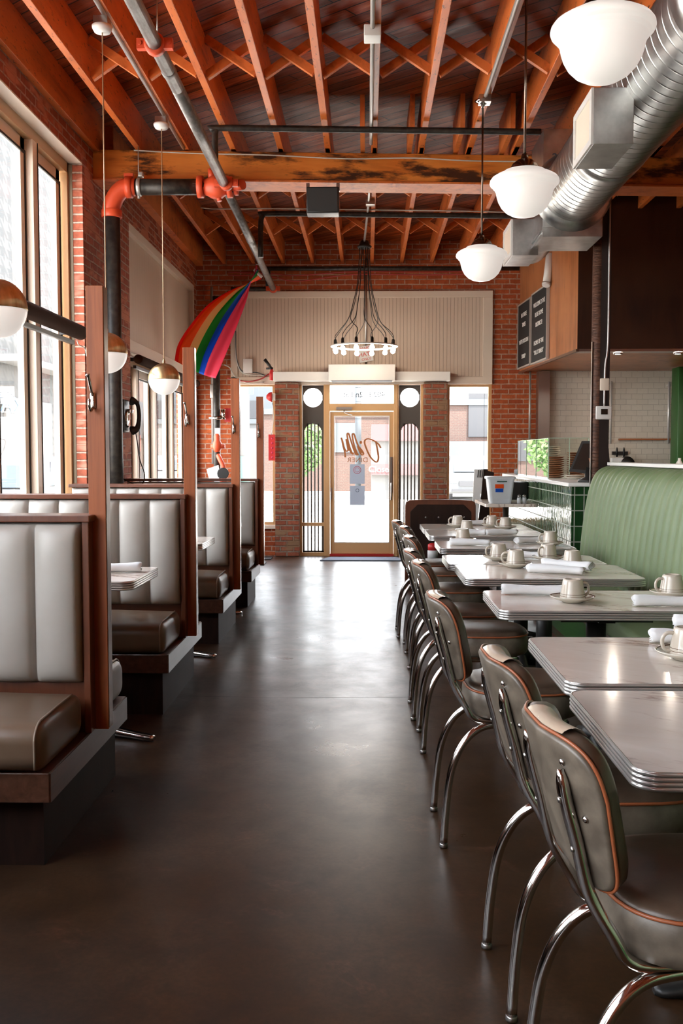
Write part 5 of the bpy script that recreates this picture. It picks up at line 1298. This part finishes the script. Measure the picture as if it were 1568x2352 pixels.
M['frame_pale'] = mat('pale aluminium frame', (.50, .46, .42), 0.4, 0.3)
info = menu('right letter board with five lines of white letters, nearer on the wooden bulkhead', 1224, 1261, 652, 824, [('WELCOME 2 THE', .81, .082), ('BLUE DOME', .67, .082), ('DISTRICT!', .53, .082), ('HOME OF THE', .28, .082), ('"DILLY DINER"', .145, .082)])
print('BOARD', info)
info = menu('left letter board with four lines of white letters, beside the brick', 1193, 1222, 683, 838, [('IN THESE', .80, .082), ('TIMES', .65, .082), ('WE\'RE ROCKIN', .40, .082), ('SYRUP', .17, .082)])
# track light above the boards
t = thing('spot_light', 'white and steel cylindrical spot lamp mounted above the right letter board', 'lamp', tuple(board_pt(640, 1262)+Vector((-.05, -.05, 0))))
b = MB(); b.tube([(.04, 0, .30), (.02, -.01, .1), (0, -.02, -.06)], [.05, .05, .05], 16); b.build('body', 'white_plastic', t)
b = MB(); b.tube([(0, -.02, -.06), (-.004, -.022, -.08), (-.01, -.03, -.10)], [.055, .06, .05], 16); b.build('lamp_head', 'conduit', t)

# kitchen behind
b = MB(); b.box(2.42, 2.58, 14.0, 14.19, 0, 2.66); struct('trim_6', b, 'steel')
def rod(x, z0, z1, l, y=14.13):
    b = MB(); b.tube([(x, y, z0), (x, y, z1)], .016, 10)
    for z in (z0+.05, (z0+z1)/2, z1-.05): b.box(x-.02, x+.02, y, 14.199, z-.012, z+.012)
    tag(b.build('shelf_standard', 'bright_steel'), l, 'shelf upright', 'chrome shelf uprights on the tiled wall')
rod(at(1259, 900, 14.13).x, 1.68, 2.53, 'chrome shelf upright beside the steel strip, left of the column'); rod(at(1403, 900, 14.13).x, 1.64, 2.53, 'chrome shelf upright just right of the dark column'); rod(at(1536, 900, 14.13).x, 1.64, 2.52, 'chrome shelf upright beside the green panel')
b = MB(); b.box(3.60, 4.40, 14.12, 14.198, 1.69, 1.715); tag(b.build('wall_rail', 'orange_wood'), 'thin orange wooden rail on the white tiled wall', 'rail')
b = MB(); b.rbox(4.16, 4.26, 13.3, 13.6, 0.001, 2.66, r=.01, n=1, k=1); b.box(4.24, 6.0, 13.5, 13.58, 0, 2.66); struct('wall_green', b, 'green_paint')
b = MB(); b.box(2.2, 2.22, 13.95, 13.99, 0, 1) 
b = MB(); b.tube([(at(1217, 900, 14.2).x, 14.22, 1.6), (at(1217, 900, 14.2).x, 14.22, 2.68)], .014, 8); tag(b.build('conduit', 'conduit'), 'grey vertical conduit on the brick under the bulkhead', 'conduit')
t = thing('knife_rack', 'black magnetic rack with knives on the tiled wall above the banquette', 'knife rack', (3.62, 14.12, 1.50))
b = MB(); b.box(-.11, .11, .03, .075, -.02, .03); b.build('rail', 'black', t)
for q in (-.05, .05):
    b = MB(); b.tube([(q, .02, -.05), (q, .02, .05), (q, .02, .09)], [.012, .016, .004], 8); b.build('knife', 'black', t)
t = thing('paper_towel_box', 'black rounded dispenser low on the tiled wall beyond the banquette ledge', 'dispenser', (3.68, 14.02, 1.36))
b = MB(); b.lathe([(.0, -.10), (.09, -.09), (.105, 0), (.09, .09), (0, .10)], n=24, axis='y'); b.build('housing', 'black', t)
b = MB(); b.box(-.22, -.05, -.06, .06, .02, .08); b.build('paper', 'paper', t)
b = MB(); b.box(2.9, 4.14, 12.6, 13.28, 0, 1.24); tag(b.build('back_counter', 'steel'), 'steel back counter along the tiled kitchen wall', 'counter')
t = thing('soap_bottle', 'white bottle at the right edge on the back counter', 'bottle', (4.02, 12.75, 1.241)); b = MB(); b.lathe([(.045, 0), (.045, .13), (.02, .17), (.02, .2), (0, .2)], n=16); b.build('body', 'white_plastic', t)
b = MB(); b.rbox(3.75, 3.93, 12.8, 13.0, 1.241, 1.285, r=.01, n=2, k=1); tag(b.build('food_container', 'frame_pale'), 'low beige container on the back counter', 'container')

# wooden bench at the end of the tables
w = thing('wooden_bench', 'dark brown high backed bench behind the farthest table', 'bench', (.80, 10.72, 0))
sh = [(-.385, 0.001), (-.385, .93), (-.375, .965), (-.34, .985), (-.12, .995), (.12, .995), (.34, .985), (.375, .965), (.385, .93), (.385, 0.001)]
b = MB(); b.prism(sh[::-1], 'y', -.02, .05); b.build('back_frame', 'booth_wood', w, bevel=.006)
b = MB(); b.prism([(-.33, .10), (.33, .10), (.33, .86), (.25, .94), (-.25, .94), (-.33, .86)], 'y', -.035, -.018); b.build('back_panel', 'dark_wood', w, bevel=.004)
for xx in (-.16, -.02, .12, .26): 
    b = MB(); b.lathe([(0, -.004), (.010, -.002), (.011, 0)], (xx, -.036, .80), 10, 'y'); b.build('stud', 'steel', w)
b = MB(); b.rbox(-.37, .37, .05, .45, .36, .46, r=.02, n=3, k=2); b.build('seat', 'dark_wood', w)
b = MB(); b.box(-.37, .37, .38, .44, 0.001, .36); b.build('front_rail', 'dark_wood', w)
b = MB(); b.prism([(-.05, 0.0), (.05, 0.0), (-.02, .26), (-.08, .26)], 'y', -.012, .012); hb = b.build('high_chair_back', 'ext_grey', loc=(.63, 11.3, .98)); tag(hb, 'small grey slanted board sticking up behind the dark bench', 'board')
hb.data.transform(Matrix.Translation((0, 0, -.98)) @ Matrix.Diagonal((1, 1, 1, 1))); 
t = thing('sandwich_board', 'folded board with white face leaning between the bench and the bin', 'sign board', (1.40, 12.32, 0))
b = MB(); b.prism([(-.10, .35), (-.04, .35), (.05, 1.30), (-.06, 1.30)], 'y', -.02, .02); b.build('white_face', 'paper', t)
b = MB(); b.prism([(-.06, 0.001), (.02, 0.001), (.19, 1.26), (.06, 1.30)], 'y', .0, .05); b.prism([(.10, 0.001), (.2, 0.001), (.14, 1.30), (.06, 1.30)], 'y', .25, .3); b.build('dark_leaf', 'dark_wood', t)
b = MB()
for q in range(3): b.tube([(-.02+q*.028, -.03, 1.20), (-.01+q*.028, -.03, 1.29)], .006, 6)
b.build('clip', 'black', t)
b = MB(); b.lathe([(.05, 0.001), (.055, .02), (.055, .38)], n=20); can = b.build('canister', 'red', loc=(.695, 10.35, 0)); tag(can, 'slim red and white canister standing between the far tables and the bench', 'canister')
b = MB(); b.lathe([(.0552, .39), (.0555, .47), (.05, .475)], n=20); b.build('white_band', 'paper', can)
b = MB(); b.lathe([(.052, .475), (.052, .535), (.02, .55), (0, .55)], n=20); b.build('cap', 'red', can)

# ------------------------------------------------------------------ outside
def bldg(name, label, x0, x1, y0, y1, z1, m, wins=(), face='y', group=None, bands=()):
    t = thing(name, label, 'building', ((x0+x1)/2, (y0+y1)/2, -.15), 0, group)
    ox, oy = (x0+x1)/2, (y0+y1)/2
    b = MB(); b.box(x0-ox, x1-ox, y0-oy, y1-oy, 0, z1+.15); b.build('wall', m, t)
    b = MB(); b.box(x0-ox-.1, x1-ox+.1, y0-oy-.1, y1-oy+.1, z1+.15, z1+.4); b.build('roof', 'ext_grey', t)
    for (u0, u1, z0, zz, mm) in wins:
        b = MB()
        if face == 'y': b.box(u0-ox, u1-ox, y0-oy-.06, y0-oy+.02, z0+.15, zz+.15)
        else: b.box(x1-ox-.02, x1-ox+.06, u0-oy, u1-oy, z0+.15, zz+.15)
        b.build('window', mm, t)
    for (u0, u1, z0, zz, mm, d) in bands:
        b = MB()
        if face == 'y': b.box(u0-ox, u1-ox, y0-oy-d, y0-oy+.02, z0+.15, zz+.15)
        else: b.box(x1-ox-.02, x1-ox+d, u0-oy, u1-oy, z0+.15, zz+.15)
        b.build('awning', mm, t)
    return t
# across the street in front
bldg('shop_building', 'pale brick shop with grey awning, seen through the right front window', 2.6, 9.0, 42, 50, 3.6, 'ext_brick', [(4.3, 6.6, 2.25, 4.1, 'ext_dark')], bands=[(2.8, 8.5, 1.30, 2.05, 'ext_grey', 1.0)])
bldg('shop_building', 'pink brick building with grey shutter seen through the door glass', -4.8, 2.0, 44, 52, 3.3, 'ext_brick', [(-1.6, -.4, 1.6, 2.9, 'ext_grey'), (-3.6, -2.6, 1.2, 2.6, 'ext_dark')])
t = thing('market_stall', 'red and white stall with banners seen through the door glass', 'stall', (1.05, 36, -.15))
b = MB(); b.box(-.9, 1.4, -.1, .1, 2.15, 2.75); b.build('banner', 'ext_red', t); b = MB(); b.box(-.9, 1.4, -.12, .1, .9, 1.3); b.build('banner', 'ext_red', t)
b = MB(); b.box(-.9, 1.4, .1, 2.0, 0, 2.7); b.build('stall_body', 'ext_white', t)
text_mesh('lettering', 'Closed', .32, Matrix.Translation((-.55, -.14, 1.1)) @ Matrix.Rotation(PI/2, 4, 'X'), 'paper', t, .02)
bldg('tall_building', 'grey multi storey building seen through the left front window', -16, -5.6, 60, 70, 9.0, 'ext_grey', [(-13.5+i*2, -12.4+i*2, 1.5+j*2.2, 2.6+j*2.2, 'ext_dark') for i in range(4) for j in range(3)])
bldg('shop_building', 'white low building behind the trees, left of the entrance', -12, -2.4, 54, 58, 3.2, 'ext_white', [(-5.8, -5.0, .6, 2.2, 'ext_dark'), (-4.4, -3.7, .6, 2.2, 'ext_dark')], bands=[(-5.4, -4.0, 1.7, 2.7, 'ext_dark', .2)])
def tree(x, y, h, r, label, zc=None, n=900, seed=1):
    rn = random.Random(seed)
    t = thing('street_tree', label, 'tree', (x, y, -.15), 0, 'street trees outside')
    b = MB(); b.tube([(0, 0, 0), (.03, 0, h*.5), (0, 0, h*.8)], [.09, .07, .03], 8); b.build('trunk', 'bark', t)
    b = MB()
    for i in range(n):
        a, c_ = rn.uniform(0, 2*PI), rn.uniform(-1, 1); q = r*rn.uniform(.3, 1)**.5; s = math.sqrt(1-c_*c_)
        p = Vector((q*s*math.cos(a), q*s*math.sin(a), h*.66+q*c_*h*.34/r)); d = Vector((rn.uniform(-1, 1), rn.uniform(-1, 1), rn.uniform(-1, 1))).normalized(); e = d.orthogonal().normalized(); w = .12
        b.add([p-d*w, p+e*w*.5, p+d*w, p-e*w*.5], [(0, 1, 2, 3)])
    b.build('crown', 'leaf', t)
tree(-2.3, 33, 2.9, .95, 'green tree seen through the left grille side light', seed=2)
tree(-5.9, 36, 2.8, 1.0, 'green bush like tree seen through the left front window', seed=3)
tree(-10.2, 36, 3.6, 1.1, 'small green tree seen beside the wall telephone', seed=5)
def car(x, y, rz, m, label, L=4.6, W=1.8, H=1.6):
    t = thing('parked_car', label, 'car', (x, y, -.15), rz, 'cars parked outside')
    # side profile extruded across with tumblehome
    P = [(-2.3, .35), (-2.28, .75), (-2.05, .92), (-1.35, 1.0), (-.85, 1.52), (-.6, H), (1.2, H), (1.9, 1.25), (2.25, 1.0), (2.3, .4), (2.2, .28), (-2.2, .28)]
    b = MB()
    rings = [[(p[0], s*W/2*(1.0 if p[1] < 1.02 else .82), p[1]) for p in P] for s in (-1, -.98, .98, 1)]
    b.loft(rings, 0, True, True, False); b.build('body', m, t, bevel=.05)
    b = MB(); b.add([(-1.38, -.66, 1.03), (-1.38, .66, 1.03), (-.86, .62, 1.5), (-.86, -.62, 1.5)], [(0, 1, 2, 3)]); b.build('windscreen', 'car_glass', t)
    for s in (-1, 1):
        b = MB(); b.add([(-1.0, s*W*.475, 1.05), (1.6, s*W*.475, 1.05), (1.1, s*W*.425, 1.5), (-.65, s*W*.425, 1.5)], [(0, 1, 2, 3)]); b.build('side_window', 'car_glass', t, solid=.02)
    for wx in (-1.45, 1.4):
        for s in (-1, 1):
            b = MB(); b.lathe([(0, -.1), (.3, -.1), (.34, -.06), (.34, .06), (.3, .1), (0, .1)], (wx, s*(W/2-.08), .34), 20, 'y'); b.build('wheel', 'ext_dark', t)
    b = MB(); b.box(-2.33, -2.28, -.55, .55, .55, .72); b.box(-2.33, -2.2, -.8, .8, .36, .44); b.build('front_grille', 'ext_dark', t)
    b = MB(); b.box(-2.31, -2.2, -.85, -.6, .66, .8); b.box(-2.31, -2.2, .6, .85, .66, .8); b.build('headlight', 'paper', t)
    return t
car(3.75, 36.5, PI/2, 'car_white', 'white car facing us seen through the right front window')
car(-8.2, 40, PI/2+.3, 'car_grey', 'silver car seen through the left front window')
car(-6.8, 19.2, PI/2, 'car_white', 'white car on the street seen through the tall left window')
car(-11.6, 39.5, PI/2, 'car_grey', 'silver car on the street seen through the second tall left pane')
pl = thing('street_pole', 'pale green street pole with sign seen through the left front window', 'street pole', (-3.2, 25.5, -.15))
b = MB(); b.tube([(0, 0, 0), (0, 0, 5.5)], .14, 14); b.build('pole', 'ext_white', pl)
b = MB(); b.lathe([(.20, 0), (.20, .5), (.15, .9), (.15, 1.6)], n=16); b.build('pole_base', 'ext_green', pl)
b = MB(); b.box(-.75, -.05, -.06, .0, 3.2, 3.85); b.box(.1, .25, -.06, 0, 3.2, 3.85); b.build('sign', 'ext_green', pl)
b = MB(); b.box(-.55, -.05, -.05, 0, 1.5, 2.1); b.build('black_sign', 'ext_dark', pl)
text_mesh('lettering', 'G', .5, Matrix.Translation((-.28, -.07, 1.8)) @ Matrix.Rotation(PI/2, 4, 'X'), 'paper', pl, .02)
pl = thing('street_pole', 'thin grey pole seen through the door glass', 'street pole', (-.35, 38, -.15))
b = MB(); b.tube([(0, 0, 0), (0, 0, 6.2)], .12, 12); b.build('pole', 'ext_grey', pl)
# left side street seen through the tall left windows
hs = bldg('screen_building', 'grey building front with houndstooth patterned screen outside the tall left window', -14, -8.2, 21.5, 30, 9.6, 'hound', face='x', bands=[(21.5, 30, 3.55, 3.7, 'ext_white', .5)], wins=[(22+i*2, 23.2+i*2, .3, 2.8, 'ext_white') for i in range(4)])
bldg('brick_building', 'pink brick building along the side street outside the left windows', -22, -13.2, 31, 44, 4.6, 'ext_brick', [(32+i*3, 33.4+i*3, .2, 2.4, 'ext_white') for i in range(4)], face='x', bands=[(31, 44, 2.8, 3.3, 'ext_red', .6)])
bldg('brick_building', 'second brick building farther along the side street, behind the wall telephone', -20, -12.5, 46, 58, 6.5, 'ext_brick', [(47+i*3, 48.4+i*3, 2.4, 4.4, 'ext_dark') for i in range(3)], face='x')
text_mesh('lettering', 'WAX', .55, Matrix.Translation((2.96, -3.9, 2.75)) @ Matrix.Rotation(PI/2, 4, 'Z') @ Matrix.Rotation(PI/2, 4, 'X'), 'sign_blue', hs, .03, sx=2.0)

# ------------------------------------------------------------------ light
for i, xx in enumerate((2.86, 3.54, 4.22, 4.90)):
    kl = thing('downlight', ('small round lit downlight under the bulkhead just right of the column', 'small round lit downlight under the bulkhead near the right edge', 'small round lit downlight under the bulkhead beyond the right edge', 'small round lit downlight under the bulkhead deep in the kitchen')[i], 'lamp', (xx, 11.36, ZB-.03), 0, 'downlights under the bulkhead')
    b = MB(); b.lathe([(.035, -.018), (.036, -.022), (.05, -.024), (.052, -.001)], n=20, caps=False); b.build('ring', 'steel', kl)
    b = MB(); b.lathe([(0, -.018), (.034, -.018), (.034, -.012), (0, -.012)], n=16); b.build('lens', 'tube_light', kl)
wd = bpy.data.worlds.new('sky'); sc.world = wd; wd.use_nodes = True; t = wd.node_tree
bg = t.nodes['Background']; bg.inputs['Strength'].default_value = 5.0
tc = t.nodes.new('ShaderNodeTexCoord'); sx_ = t.nodes.new('ShaderNodeSeparateXYZ'); rp = t.nodes.new('ShaderNodeValToRGB')
t.links.new(tc.outputs['Generated'], sx_.inputs[0]); t.links.new(sx_.outputs[2], rp.inputs[0]); t.links.new(rp.outputs[0], bg.inputs[0])
e = rp.color_ramp.elements; e[0].position = 0.0; e[0].color = (.97, .985, 1.0, 1); e[1].position = 0.8; e[1].color = (.78, .86, 1.0, 1)
sl = bpy.data.lights.new('sun', 'SUN'); sl.energy = 11.0; sl.angle = math.radians(1.5); sl.color = (1.0, .93, .84)
so_ = bpy.data.objects.new('sun', sl); COL.objects.link(so_); so_.location = (20, -15, 30); so_.rotation_euler = Vector((-.42, .33, -.85)).to_track_quat('-Z', 'Y').to_euler()
def portal(x0, x1, y0, y1, z0, z1, rot):
    l = bpy.data.lights.new('window_portal', 'AREA'); l.shape = 'RECTANGLE'
    if rot == 'x': l.size, l.size_y = (z1-z0), (y1-y0)
    else: l.size, l.size_y = (x1-x0), (z1-z0)
    l.cycles.is_portal = True
    o = bpy.data.objects.new('window_portal', l); COL.objects.link(o); o.location = ((x0+x1)/2, (y0+y1)/2, (z0+z1)/2)
    o.rotation_euler = (0, -PI/2, 0) if rot == 'x' else ((-PI/2, 0, 0) if rot == 'y' else (PI/2, 0, 0))
for (a, c_, z0, z1) in ((WA[0], WA[1], WA[2], WA[3]), (WB[0], WB[1], WB[2], 2.56), (-1.7, 3.0, .95, 4.02), (-6.2, -2.6, .95, 4.02)): portal(-2.75, -2.75, a, c_, z0, z1, 'x')
portal(-1.98, -1.36, 14.58, 14.58, .45, 2.5, 'y'); portal(1.15, 1.78, 14.58, 14.58, .5, 2.5, 'y'); portal(-.98, .80, 14.58, 14.58, .03, 2.52, 'y')

sc.view_settings.view_transform = 'Standard'; sc.view_settings.look = 'None'; sc.view_settings.gamma = 1.0; sc.view_settings.use_curve_mapping = False
sc.view_settings.exposure = 1.5
cy = sc.cycles
cy.max_bounces = 10; cy.diffuse_bounces = 3; cy.glossy_bounces = 5; cy.transparent_max_bounces = 24; cy.transmission_bounces = 6
cy.caustics_reflective = False; cy.caustics_refractive = False; cy.sample_clamp_indirect = 8.0; cy.blur_glossy = 0.5
cy.use_denoising = True; cy.use_adaptive_sampling = True; cy.adaptive_threshold = 0.01

for _o in bpy.data.objects:
    if _o.parent is None and 'label' in _o and not (4 <= len(str(_o['label']).split()) <= 16): print('LABELLEN', _o.name, len(_o['label'].split()))
